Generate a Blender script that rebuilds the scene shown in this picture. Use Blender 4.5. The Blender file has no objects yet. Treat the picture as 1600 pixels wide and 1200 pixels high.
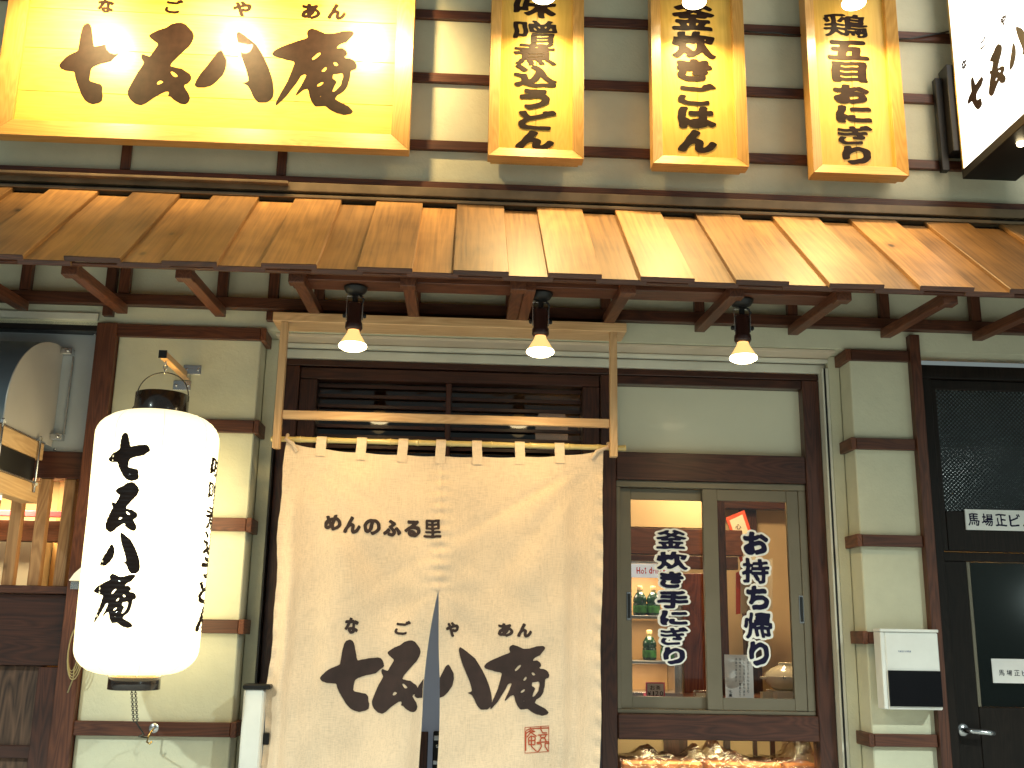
import bpy, bmesh, math, random
import numpy as np
from mathutils import Vector, Matrix
random.seed(7)
S = bpy.context.scene
COL = S.collection
R = math.radians
# ------------------------------------------------------------------ camera
PITCH, YAW, ROLL, FPX = .2371245, .0485855, .017793, 1626.05
_cx, _sx = math.cos(PITCH), math.sin(PITCH); _cy, _sy = math.cos(YAW), math.sin(YAW)
_cr, _sr = math.cos(ROLL), math.sin(ROLL)
CF = np.array([_sy*_cx, _cy*_cx, _sx]); _r0 = np.array([_cy, -_sy, 0.]); _u0 = np.cross(_r0, CF)
CR = _cr*_r0+_sr*_u0; CU = -_sr*_r0+_cr*_u0; CC = np.array([0, -4.0, 1.5])
cam = bpy.data.cameras.new('camera'); co = bpy.data.objects.new('camera', cam); COL.objects.link(co)
cam.sensor_width = 36; cam.lens = 36*FPX/1600; cam.clip_end = 200; cam.clip_start = .05
m = Matrix.Identity(4)
for i in range(3):
    m[i][0] = CR[i]; m[i][1] = CU[i]; m[i][2] = -CF[i]; m[i][3] = CC[i]
co.matrix_world = m
S.camera = co
# ------------------------------------------------------------------ night sky, exposure
w = bpy.data.worlds.new('World'); S.world = w; w.use_nodes = True
bg = w.node_tree.nodes['Background']; bg.inputs[0].default_value = (.80, .95, .92, 1); bg.inputs[1].default_value = .22
S.view_settings.view_transform = 'Standard'; S.view_settings.look = 'None'
S.view_settings.exposure = 0; S.view_settings.gamma = 1; S.view_settings.use_curve_mapping = False
S.cycles.use_denoising = True
S.cycles.max_bounces = 8; S.cycles.transparent_max_bounces = 12
S.cycles.sample_clamp_indirect = 4
LAMP = (1, .70, .30)

def U(px, py, Y):
    "a point of the photograph on the plane y = Y, as world x, z"
    d = CF*FPX+CR*(px-800)-CU*(py-600); t = (Y-CC[1])/d[1]; q = CC+t*d
    return q[0], q[2]
def rect(px0, py0, px1, py1, Y):
    mx, my = (px0+px1)/2, (py0+py1)/2
    return U(px0, my, Y)[0], U(px1, my, Y)[0], U(mx, py1, Y)[1], U(mx, py0, Y)[1]

# ------------------------------------------------------------------ materials
M = {}
def new(name):
    m = bpy.data.materials.new(name); m.use_nodes = True
    M[name] = m
    nt = m.node_tree; return m, nt, nt.nodes['Principled BSDF']
def N(nt, t, **k):
    n = nt.nodes.new(t)
    for a, b in k.items():
        if a.startswith('i_'):
            key = a[2:]; key = int(key) if key.isdigit() else key.replace('_', ' ')
            n.inputs[key].default_value = b
        else: setattr(n, a, b)
    return n
def ramp(nt, stops):
    n = nt.nodes.new('ShaderNodeValToRGB'); e = n.color_ramp.elements
    while len(e) < len(stops): e.new(.5)
    for x, (p, c) in zip(e, stops): x.position = p; x.color = (*c, 1) if len(c) == 3 else c
    return n
def simple(name, col, rough=.5, metal=0, spec=.5, bump=0, bscale=60, var=.12, vscale=4, coat=0, **kw):
    m, nt, b = new(name); L = nt.links.new
    tc = N(nt, 'ShaderNodeTexCoord'); no = N(nt, 'ShaderNodeTexNoise', i_Scale=vscale, i_Detail=6.); L(tc.outputs['Object'], no.inputs['Vector'])
    r = ramp(nt, [(.3, tuple(c*(1-var) for c in col)), (.7, tuple(min(1, c*(1+var)) for c in col))]); L(no.outputs[0], r.inputs[0]); L(r.outputs[0], b.inputs['Base Color'])
    b.inputs['Roughness'].default_value = rough; b.inputs['Metallic'].default_value = metal; b.inputs['Specular IOR Level'].default_value = spec
    b.inputs['Coat Weight'].default_value = coat
    if bump:
        n2 = N(nt, 'ShaderNodeTexNoise', i_Scale=bscale, i_Detail=5.); L(tc.outputs['Object'], n2.inputs['Vector'])
        bp = N(nt, 'ShaderNodeBump', i_Strength=bump, i_Distance=.004); L(n2.outputs[0], bp.inputs['Height']); L(bp.outputs[0], b.inputs['Normal'])
    for k, v in kw.items(): b.inputs[k].default_value = v
    return m
def wood(name, dark, light, axis='X', rough=.55, scale=1., knots=True, coat=0, var=.25, bump=.25, spec=.4, coat_r=.2, rings=16., dist=.6, ringw=.55, blot=.5, streak=.45, knot=1.):
    m, nt, b = new(name); L = nt.links.new
    tc = N(nt, 'ShaderNodeTexCoord'); oi = N(nt, 'ShaderNodeObjectInfo')
    mu = N(nt, 'ShaderNodeVectorMath', operation='SCALE'); mu.inputs[0].default_value = (13.1, 7.7, 9.3); L(oi.outputs['Random'], mu.inputs['Scale'])
    ad = N(nt, 'ShaderNodeVectorMath', operation='ADD'); L(tc.outputs['Object'], ad.inputs[0]); L(mu.outputs[0], ad.inputs[1])
    k = 'XYZ'.index(axis); sc = [9*scale]*3; sc[k] = .9*scale
    mp = N(nt, 'ShaderNodeMapping', i_Scale=tuple(sc)); L(ad.outputs[0], mp.inputs[0])
    n1 = N(nt, 'ShaderNodeTexNoise', i_Scale=1.2, i_Detail=2., i_Distortion=dist); L(mp.outputs[0], n1.inputs['Vector'])
    mm = N(nt, 'ShaderNodeMath', operation='MULTIPLY', i_1=rings); L(n1.outputs[0], mm.inputs[0])
    fr = N(nt, 'ShaderNodeMath', operation='PINGPONG', i_1=.5); L(mm.outputs[0], fr.inputs[0])
    sc2 = [160*scale]*3; sc2[k] = 5*scale
    mp2 = N(nt, 'ShaderNodeMapping', i_Scale=tuple(sc2)); L(ad.outputs[0], mp2.inputs[0])
    n2 = N(nt, 'ShaderNodeTexNoise', i_Scale=1., i_Detail=4.); L(mp2.outputs[0], n2.inputs['Vector'])
    n3 = N(nt, 'ShaderNodeTexNoise', i_Scale=3.5, i_Detail=3.); L(ad.outputs[0], n3.inputs['Vector'])
    a1 = N(nt, 'ShaderNodeMath', operation='MULTIPLY', i_1=ringw); L(fr.outputs[0], a1.inputs[0])
    a2 = N(nt, 'ShaderNodeMath', operation='MULTIPLY_ADD', i_1=streak); L(n2.outputs[0], a2.inputs[0]); L(a1.outputs[0], a2.inputs[2])
    a3 = N(nt, 'ShaderNodeMath', operation='MULTIPLY_ADD', i_1=blot); L(n3.outputs[0], a3.inputs[0]); L(a2.outputs[0], a3.inputs[2])
    r = ramp(nt, [(.38, dark), (.95 if streak > .5 else .85, light)]); L(a3.outputs[0], r.inputs[0])
    col = r.outputs[0]
    if knots:
        sk = [7*scale]*3; sk[k] = 4.2*scale
        mp3 = N(nt, 'ShaderNodeMapping', i_Scale=tuple(sk)); L(ad.outputs[0], mp3.inputs[0])
        vo = N(nt, 'ShaderNodeTexVoronoi', i_Scale=1.); L(mp3.outputs[0], vo.inputs['Vector'])
        kr = ramp(nt, [(.03*knot, (0, 0, 0)), (.085*knot, (.7, .7, .7)), (.2*knot, (1, 1, 1))]); L(vo.outputs['Distance'], kr.inputs[0])
        mx = N(nt, 'ShaderNodeMix', data_type='RGBA'); mx.inputs[6].default_value = (*[c*.35 for c in dark], 1)
        L(kr.outputs[0], mx.inputs[0]); L(col, mx.inputs[7]); col = mx.outputs[2]
    mr = N(nt, 'ShaderNodeMapRange', i_3=1-var, i_4=1+var*.6); L(oi.outputs['Random'], mr.inputs[0])
    sc_ = N(nt, 'ShaderNodeVectorMath', operation='SCALE'); L(col, sc_.inputs[0]); L(mr.outputs[0], sc_.inputs['Scale'])
    L(sc_.outputs[0], b.inputs['Base Color'])
    b.inputs['Roughness'].default_value = rough; b.inputs['Specular IOR Level'].default_value = spec
    b.inputs['Coat Weight'].default_value = coat; b.inputs['Coat Roughness'].default_value = coat_r
    bp = N(nt, 'ShaderNodeBump', i_Strength=bump, i_Distance=.0015); L(a3.outputs[0], bp.inputs['Height']); L(bp.outputs[0], b.inputs['Normal'])
    return m
def emit(name, col, s, rough=.5, grad=None):
    m, nt, b = new(name); L = nt.links.new
    b.inputs['Base Color'].default_value = (*col, 1); b.inputs['Emission Color'].default_value = (*col, 1); b.inputs['Emission Strength'].default_value = s
    b.inputs['Roughness'].default_value = rough
    return m, nt, b

def plaster(name, col):
    m, nt, b = new(name); L = nt.links.new
    tc = N(nt, 'ShaderNodeTexCoord')
    n1 = N(nt, 'ShaderNodeTexNoise', i_Scale=2.2, i_Detail=6., i_Roughness=.65); L(tc.outputs['Object'], n1.inputs['Vector'])
    r = ramp(nt, [(.3, tuple(c*.86 for c in col)), (.72, tuple(c*1.08 for c in col))]); L(n1.outputs[0], r.inputs[0]); L(r.outputs[0], b.inputs['Base Color'])
    n2 = N(nt, 'ShaderNodeTexNoise', i_Scale=70., i_Detail=4., i_Distortion=.8); L(tc.outputs['Object'], n2.inputs['Vector'])
    n3 = N(nt, 'ShaderNodeTexNoise', i_Scale=22., i_Detail=3.); L(tc.outputs['Object'], n3.inputs['Vector'])
    ad = N(nt, 'ShaderNodeMath', operation='ADD'); L(n2.outputs[0], ad.inputs[0]); L(n3.outputs[0], ad.inputs[1])
    bp = N(nt, 'ShaderNodeBump', i_Strength=.28, i_Distance=.005); L(ad.outputs[0], bp.inputs['Height']); L(bp.outputs[0], b.inputs['Normal'])
    b.inputs['Roughness'].default_value = .85; b.inputs['Specular IOR Level'].default_value = .2
    return m
plaster('plaster', (.63, .61, .45))
wood('dark_wood_x', (.045, .013, .007), (.13, .042, .019), 'X', .5, 1, False, .15)
wood('dark_wood_z', (.045, .013, .007), (.13, .042, .019), 'Z', .5, 1, False, .15)
wood('dark_wood_y', (.06, .017, .008), (.17, .055, .022), 'Y', .5, 1, False, .15)
wood('frame_wood_x', (.028, .010, .007), (.085, .028, .016), 'X', .38, 1, False, .25)
wood('frame_wood_z', (.028, .010, .007), (.085, .028, .016), 'Z', .38, 1, False, .25)
wood('roof_board', (.10, .042, .012), (.47, .24, .075), 'Y', .5, .62, True, .15, .46, .35, coat_r=.3, rings=10., dist=.3, ringw=.30, blot=.80, streak=.62, knot=.8)
wood('light_wood_x', (.55, .31, .14), (.74, .47, .24), 'X', .42, 1, False, .1, .1)
wood('light_wood_z', (.55, .31, .14), (.74, .47, .24), 'Z', .42, 1, False, .1, .1)
wood('light_wood_y', (.46, .27, .12), (.62, .40, .2), 'Y', .45, 1, False, .1, .1)
wood('sign_wood_x', (.70, .42, .07), (.86, .56, .12), 'X', .4, .9, True, .45, .06, .08, coat_r=.25, ringw=.35)
wood('sign_wood_z', (.70, .42, .07), (.86, .56, .12), 'Z', .4, .9, True, .3, .06, .08, coat_r=.25, ringw=.35)
wood('sign_frame_x', (.52, .27, .06), (.70, .40, .11), 'X', .4, 1, False, .3, .08)
wood('sign_frame_z', (.52, .27, .06), (.70, .40, .11), 'Z', .4, 1, False, .3, .08)
wood('door_dark', (.006, .004, .003), (.016, .010, .007), 'Z', .45, 1, False, .03, spec=.2)
wood('old_panel', (.018, .009, .006), (.14, .075, .045), 'Z', .6, .8, False, 0, .2)
wood('red_post', (.10, .02, .008), (.35, .09, .03), 'Z', .25, 1, False, .5)
wood('lattice_wood', (.24, .12, .05), (.46, .25, .11), 'Z', .55, 1, True)
simple('soffit', (.60, .50, .38), .7, bump=.1)
simple('white_trim', (.62, .60, .50), .45)
simple('black_gasket', (.008, .008, .009), .4)
simple('ink', (.016, .008, .006), .5, coat=.03, spec=.12, var=.3, vscale=30)
simple('cloth_ink', (.030, .014, .012), .8, var=.25, vscale=25, bump=.2, bscale=300)
simple('seal_red', (.42, .06, .02), .8)
simple('navy', (.006, .005, .03), .5, var=.2, spec=.2)
simple('sticker_white', (.88, .87, .82), .4)
simple('bronze_metal', (.18, .155, .11), .38, .3, bump=.05)
simple('steel', (.55, .56, .57), .25, .95, var=.1, vscale=12)
simple('sheet_metal', (.50, .54, .56), .45, .35, var=.14, vscale=3, bump=.05, bscale=8)
simple('hood_dark', (.12, .16, .20), .4, .4, var=.25, vscale=3)
simple('hood_side', (.52, .48, .44), .42, .3, var=.08)
simple('black_metal', (.010, .009, .009), .4, 0, spec=.3)
simple('socket_brown', (.035, .012, .010), .35, .2)
simple('brass', (.55, .36, .12), .3, 1)
simple('lacquer', (.018, .011, .008), .22, coat=.6)
simple('white_paint', (.74, .72, .66), .4)
simple('white_plastic', (.80, .79, .74), .35)
simple('dark_acrylic', (.006, .006, .008), .12)
simple('paper', (.82, .78, .74), .8)
simple('pink', (.75, .16, .25), .6)
simple('blue_print', (.10, .14, .30), .6)
simple('pen', (.03, .03, .04), .7)
simple('red_print', (.75, .05, .03), .5)
simple('scroll_red', (.55, .06, .02), .7)
simple('scroll_paper', (.62, .55, .42), .8)
simple('cream_wall', (.72, .56, .33), .8, var=.06)
simple('porcelain', (.80, .74, .55), .2, coat=.6, var=.05)
simple('bottle_green', (.012, .05, .022), .15, coat=.7, var=.5, vscale=30)
simple('bottle_label', (.05, .19, .035), .4, var=.6, vscale=40)
simple('bottle_cap', (.55, .33, .15), .4)
simple('bottle_neck', (.28, .26, .12), .15, coat=.6)
simple('warmer_back', (.52, .30, .12), .5)
simple('shelf_grey', (.24, .24, .23), .3, .5)
simple('orange_food', (.55, .24, .10), .45, var=.45, vscale=26)
simple('cable', (.02, .018, .016), .5)
simple('old_rope', (.32, .26, .13), .9)
simple('asphalt', (.05, .05, .05), .85, bump=.5, bscale=120)
simple('paving', (.36, .35, .33), .8, bump=.3)
simple('flash_metal', (.24, .17, .10), .45, .4, var=.3, vscale=8)
simple('door_sheet', (.30, .33, .40), .4, .2, var=.06)
simple('transom_panel', (.68, .66, .50), .32, var=.03, vscale=3, coat=.1)
simple('frosted_black', (.006, .009, .009), .1)
# glass
def glass(name, alpha, rough=.02, tint=(1, 1, 1)):
    m, nt, b = new(name); L = nt.links.new
    nt.nodes.remove(b); out = nt.nodes['Material Output']
    t = N(nt, 'ShaderNodeBsdfTransparent'); t.inputs[0].default_value = (*tint, 1)
    g = N(nt, 'ShaderNodeBsdfGlossy'); g.inputs['Roughness'].default_value = rough
    fr = N(nt, 'ShaderNodeFresnel', i_IOR=1.45)
    mr = N(nt, 'ShaderNodeMath', operation='MULTIPLY_ADD', i_1=1., i_2=alpha); L(fr.outputs[0], mr.inputs[0])
    mx = N(nt, 'ShaderNodeMixShader'); L(mr.outputs[0], mx.inputs[0]); L(t.outputs[0], mx.inputs[1]); L(g.outputs[0], mx.inputs[2]); L(mx.outputs[0], out.inputs[0])
    return m, nt, g
glass('glass', 0.02)
glass('smoked_glass', 0.03, .03, (.25, .22, .2))
_, _nt, _g = glass('film', .10, .12, (.96, .90, .80))
_tc = N(_nt, 'ShaderNodeTexCoord'); _no = N(_nt, 'ShaderNodeTexNoise', i_Scale=28., i_Detail=5., i_Distortion=1.5); _nt.links.new(_tc.outputs['Object'], _no.inputs['Vector'])
_bp = N(_nt, 'ShaderNodeBump', i_Strength=1., i_Distance=.02); _nt.links.new(_no.outputs[0], _bp.inputs['Height']); _nt.links.new(_bp.outputs[0], _g.inputs['Normal'])
# patterned glass of the door transom
_m, _nt, _b = new('pattern_glass')
_b.inputs['Base Color'].default_value = (.004, .008, .008, 1); _b.inputs['Roughness'].default_value = .10; _b.inputs['Specular IOR Level'].default_value = .9
_tc = N(_nt, 'ShaderNodeTexCoord'); _mp = N(_nt, 'ShaderNodeMapping', i_Rotation=(0, R(45), 0)); _nt.links.new(_tc.outputs['Object'], _mp.inputs[0])
_sep = N(_nt, 'ShaderNodeSeparateXYZ'); _nt.links.new(_mp.outputs[0], _sep.inputs[0])
_hs = []
for _ax in ('X', 'Z'):
    _a = N(_nt, 'ShaderNodeMath', operation='MULTIPLY', i_1=520.); _nt.links.new(_sep.outputs[_ax], _a.inputs[0])
    _s = N(_nt, 'ShaderNodeMath', operation='SINE'); _nt.links.new(_a.outputs[0], _s.inputs[0]); _hs.append(_s)
_ad = N(_nt, 'ShaderNodeMath', operation='ADD'); _nt.links.new(_hs[0].outputs[0], _ad.inputs[0]); _nt.links.new(_hs[1].outputs[0], _ad.inputs[1])
_bp = N(_nt, 'ShaderNodeBump', i_Strength=.35, i_Distance=.001); _nt.links.new(_ad.outputs[0], _bp.inputs['Height']); _nt.links.new(_bp.outputs[0], _b.inputs['Normal'])
# linen
_m, _nt, _b = new('linen'); L = _nt.links.new
_tc = N(_nt, 'ShaderNodeTexCoord')
_h = []
for _sc in ((900, 900, 40), (40, 900, 900)):
    _mp = N(_nt, 'ShaderNodeMapping', i_Scale=_sc); L(_tc.outputs['Object'], _mp.inputs[0])
    _n = N(_nt, 'ShaderNodeTexNoise', i_Scale=.55, i_Detail=3.); L(_mp.outputs[0], _n.inputs['Vector']); _h.append(_n)
_ad = N(_nt, 'ShaderNodeMath', operation='ADD'); L(_h[0].outputs[0], _ad.inputs[0]); L(_h[1].outputs[0], _ad.inputs[1])
_n3 = N(_nt, 'ShaderNodeTexNoise', i_Scale=3., i_Detail=5.); L(_tc.outputs['Object'], _n3.inputs['Vector'])
_ad2 = N(_nt, 'ShaderNodeMath', operation='MULTIPLY_ADD', i_1=.5); L(_n3.outputs[0], _ad2.inputs[0]); L(_ad.outputs[0], _ad2.inputs[2])
_r = ramp(_nt, [(.8, (.60, .45, .31)), (1.0, (.80, .61, .43))]); _mr = N(_nt, 'ShaderNodeMath', operation='MULTIPLY', i_1=.72); L(_ad2.outputs[0], _mr.inputs[0])
_r.color_ramp.elements[0].position = .62; _r.color_ramp.elements[1].position = 1.0
L(_mr.outputs[0], _r.inputs[0]); L(_r.outputs[0], _b.inputs['Base Color'])
_bp = N(_nt, 'ShaderNodeBump', i_Strength=.25, i_Distance=.0006); L(_ad.outputs[0], _bp.inputs['Height']); L(_bp.outputs[0], _b.inputs['Normal'])
_b.inputs['Roughness'].default_value = .9; _b.inputs['Specular IOR Level'].default_value = .1; _b.inputs['Sheen Weight'].default_value = .15
# lights
emit('bulb_glow', (1, .80, .45), 14)
emit('bulb_body', (1, .62, .22), 1.1)
emit('box_face', (1, .99, .93), 2.2)
emit('street_glow', (.72, 1, .92), 55)
emit('shop_glow', (.78, .96, .90), 6)
emit('inner_glow', (1, .86, .62), 1.6)
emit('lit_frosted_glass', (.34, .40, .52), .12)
emit('header_panel', (.85, .9, .95), .35)
# lantern paper: brightest round the bulb inside
_m, _nt, _b = emit('lantern_paper', (1, .86, .52), 2); L = _nt.links.new
_tc = N(_nt, 'ShaderNodeTexCoord'); _sp = N(_nt, 'ShaderNodeSeparateXYZ'); L(_tc.outputs['Object'], _sp.inputs[0])
_ab = N(_nt, 'ShaderNodeMath', operation='ABSOLUTE'); L(_sp.outputs['Z'], _ab.inputs[0])
_mr = N(_nt, 'ShaderNodeMapRange', i_1=.12, i_2=.47, i_3=4.2, i_4=1.0); L(_ab.outputs[0], _mr.inputs[0]); L(_mr.outputs[0], _b.inputs['Emission Strength'])
_b.inputs['Roughness'].default_value = .7

# ------------------------------------------------------------------ object helpers
def link(o, parent=None):
    COL.objects.link(o)
    if parent is not None: o.parent = parent; o.location = Vector(o.location)-parent.location
    return o
def thing(name, label, cat, loc, group=None, kind=None):
    o = bpy.data.objects.new(name, None); o.location = loc; o.empty_display_size = .05; COL.objects.link(o)
    return tag(o, label, cat, group, kind)
def tag(o, label=None, cat=None, group=None, kind=None):
    if label: o['label'] = label
    if cat: o['category'] = cat
    if group: o['group'] = group
    if kind: o['kind'] = kind
    return o
def bmobj(name, bm, mat, parent=None, c=(0, 0, 0), smooth=False, normals=True):
    if normals: bmesh.ops.recalc_face_normals(bm, faces=bm.faces)
    me = bpy.data.meshes.new(name); bm.to_mesh(me); bm.free()
    if isinstance(mat, str): mat = [mat]
    for k in mat: me.materials.append(M[k])
    if smooth:
        for p in me.polygons: p.use_smooth = True
    o = bpy.data.objects.new(name, me); o.location = c
    return link(o, parent)
def box(name, x0, x1, y0, y1, z0, z1, mat, parent=None, bev=.002):
    bm = bmesh.new(); sx, sy, sz = abs(x1-x0), abs(y1-y0), abs(z1-z0)
    bmesh.ops.create_cube(bm, size=1); bmesh.ops.scale(bm, vec=(sx, sy, sz), verts=bm.verts)
    if bev and min(sx, sy, sz) > bev*3: bmesh.ops.bevel(bm, geom=list(bm.edges), offset=bev, segments=1, affect='EDGES')
    return bmobj(name, bm, mat, parent, ((x0+x1)/2, (y0+y1)/2, (z0+z1)/2))
def addbox(bm, x0, x1, y0, y1, z0, z1):
    v = [bm.verts.new(p) for p in ((x0, y0, z0), (x1, y0, z0), (x1, y1, z0), (x0, y1, z0), (x0, y0, z1), (x1, y0, z1), (x1, y1, z1), (x0, y1, z1))]
    for f in ((0, 3, 2, 1), (4, 5, 6, 7), (0, 1, 5, 4), (1, 2, 6, 5), (2, 3, 7, 6), (3, 0, 4, 7)): bm.faces.new([v[i] for i in f])
def prism(name, pts, axis, a, b, mat, parent=None, bev=0):
    "closed outline pts in the plane across axis, swept from a to b"
    bm = bmesh.new()
    def P(p, t): return {'x': (t, p[0], p[1]), 'y': (p[0], t, p[1]), 'z': (p[0], p[1], t)}[axis]
    c = Vector(P((sum(p[0] for p in pts)/len(pts), sum(p[1] for p in pts)/len(pts)), (a+b)/2))
    v0 = [bm.verts.new(Vector(P(p, a))-c) for p in pts]; v1 = [bm.verts.new(Vector(P(p, b))-c) for p in pts]
    bm.faces.new(v0); bm.faces.new(v1[::-1]); n = len(pts)
    for i in range(n): bm.faces.new((v0[i], v1[i], v1[(i+1) % n], v0[(i+1) % n]))
    if bev: bmesh.ops.bevel(bm, geom=list(bm.edges), offset=bev, segments=1, affect='EDGES')
    return bmobj(name, bm, mat, parent, c)
def lathe_bm(prof, seg=32, bm=None, off=(0, 0, 0)):
    bm = bm or bmesh.new(); rings = []
    for r, z in prof:
        if r < 1e-5: rings.append([bm.verts.new((off[0], off[1], off[2]+z))])
        else: rings.append([bm.verts.new((off[0]+r*math.cos(2*math.pi*i/seg), off[1]+r*math.sin(2*math.pi*i/seg), off[2]+z)) for i in range(seg)])
    for a, b in zip(rings, rings[1:]):
        for i in range(seg):
            j = (i+1) % seg
            if len(a) == 1 and len(b) == 1: continue
            if len(a) == 1: bm.faces.new((a[0], b[i], b[j]))
            elif len(b) == 1: bm.faces.new((a[i], a[j], b[0]))
            else: bm.faces.new((a[i], a[j], b[j], b[i]))
    return bm
def lathe(name, prof, mat, parent, c, seg=32, smooth=True):
    o = bmobj(name, lathe_bm(prof, seg), mat, parent, c, smooth)
    return o
def tube_bm(pts, r, seg=8, bm=None, closed=False):
    bm = bm or bmesh.new(); pts = [Vector(p) for p in pts]; n = len(pts); rings = []
    up = Vector((.13, .27, .95))
    for i, p in enumerate(pts):
        a = pts[(i-1) % n] if (closed or i > 0) else p; b = pts[(i+1) % n] if (closed or i < n-1) else p
        t = (b-a).normalized(); s = t.cross(up)
        if s.length < .1: s = t.cross(Vector((1, 0, 0)))
        s.normalize(); q = s.cross(t)
        rings.append([bm.verts.new(p+r*(math.cos(k*2*math.pi/seg)*s+math.sin(k*2*math.pi/seg)*q)) for k in range(seg)])
    for i in range(n if closed else n-1):
        A, B = rings[i], rings[(i+1) % n]
        for k in range(seg): bm.faces.new((A[k], A[(k+1) % seg], B[(k+1) % seg], B[k]))
    if not closed: bm.faces.new(rings[0]); bm.faces.new(rings[-1][::-1])
    return bm
def tube(name, pts, r, mat, parent=None, seg=8, closed=False):
    c = Vector(pts[0]); return bmobj(name, tube_bm([Vector(p)-c for p in pts], r, seg, closed=closed), mat, parent, c, True)
def bar(name, p, q, wx, h, mat, parent, bev=.002):
    "a straight timber of section wx by h from p to q (in a plane x = const)"
    p, q = Vector(p), Vector(q); d = q-p; Ln = d.length; c = (p+q)/2
    bm = bmesh.new(); bmesh.ops.create_cube(bm, size=1); bmesh.ops.scale(bm, vec=(wx, Ln, h), verts=bm.verts)
    if bev: bmesh.ops.bevel(bm, geom=list(bm.edges), offset=bev, segments=1, affect='EDGES')
    o = bmobj(name, bm, mat, parent, c)
    o.rotation_euler = (math.atan2(d.z, d.y), 0, 0)
    return o
def copy_tree(o, dx, parent=None):
    c = o.copy(); COL.objects.link(c)
    if parent is None: c.location = o.location+Vector(dx)
    else: c.parent = parent
    for ch in list(o.children): copy_tree(ch, dx, c)
    return c

# ------------------------------------------------------------------ lettering
NG, PAD = 150, 24
_tcu = bpy.data.curves.new('lettering_source', 'FONT'); _tob = bpy.data.objects.new('lettering_source', _tcu); COL.objects.link(_tob)
def raster_tris(tris):
    img = np.zeros((NG, NG), np.float32)
    for a, b, c in tris:
        x0, x1 = int(max(0, math.floor(min(a[0], b[0], c[0])))), int(min(NG-1, math.ceil(max(a[0], b[0], c[0]))))
        y0, y1 = int(max(0, math.floor(min(a[1], b[1], c[1])))), int(min(NG-1, math.ceil(max(a[1], b[1], c[1]))))
        if x1 < x0 or y1 < y0: continue
        X, Y = np.meshgrid(np.arange(x0, x1+1), np.arange(y0, y1+1))
        def e(p, q): return (q[0]-p[0])*(Y-p[1])-(q[1]-p[1])*(X-p[0])
        e0, e1, e2 = e(a, b), e(b, c), e(c, a)
        img[y0:y1+1, x0:x1+1][((e0 >= -.01) & (e1 >= -.01) & (e2 >= -.01)) | ((e0 <= .01) & (e1 <= .01) & (e2 <= .01))] = 1
    return img
def dilate(img, rx, ry):
    out = img.copy(); k = int(math.ceil(max(rx, ry)))
    for dy in range(-k, k+1):
        for dx in range(-k, k+1):
            if (dx/max(rx, .1))**2+(dy/max(ry, .1))**2 <= 1.0: out = np.maximum(out, np.roll(np.roll(img, dy, 0), dx, 1))
    return out
def blur(img, s):
    k = np.exp(-.5*(np.arange(-6, 7)/s)**2); k /= k.sum()
    for ax in (0, 1): img = sum(w_*np.roll(img, i-6, ax) for i, w_ in enumerate(k))
    return img
_text_cache = {}
def char_img(ch, rx, ry):
    key = (ch, rx, ry)
    if key in _text_cache: return _text_cache[key]
    _tcu.body = ch; dg = bpy.context.evaluated_depsgraph_get(); dg.update()
    me = _tob.evaluated_get(dg).to_mesh(); me.calc_loop_triangles()
    v = np.array([p.co[:2] for p in me.vertices]); mn, mx = v.min(0), v.max(0)
    v = (v-mn)/np.maximum(mx-mn, 1e-6)*(NG-2*PAD-1)+PAD
    img = raster_tris([(v[t.vertices[0]], v[t.vertices[1]], v[t.vertices[2]]) for t in me.loop_triangles])
    _tob.evaluated_get(dg).to_mesh_clear()
    img = blur(dilate(img, rx, ry), 1.5)
    # a slight swell and sway, like brush lettering
    Y, X = np.mgrid[0:NG, 0:NG].astype(np.float32); s = sum(map(ord, ch))
    X2 = X+1.8*np.sin(Y/17+s)+.9*np.sin(Y/7+s*2); Y2 = Y+1.8*np.sin(X/15+s*1.7)+.8*np.sin(X/6.3+s)
    xi, yi = np.clip(X2, 0, NG-2), np.clip(Y2, 0, NG-2); x0, y0 = xi.astype(int), yi.astype(int); fx, fy = xi-x0, yi-y0
    img = img[y0, x0]*(1-fx)*(1-fy)+img[y0, x0+1]*fx*(1-fy)+img[y0+1, x0]*(1-fx)*fy+img[y0+1, x0+1]*fx*fy
    _text_cache[key] = img; return img
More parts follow.
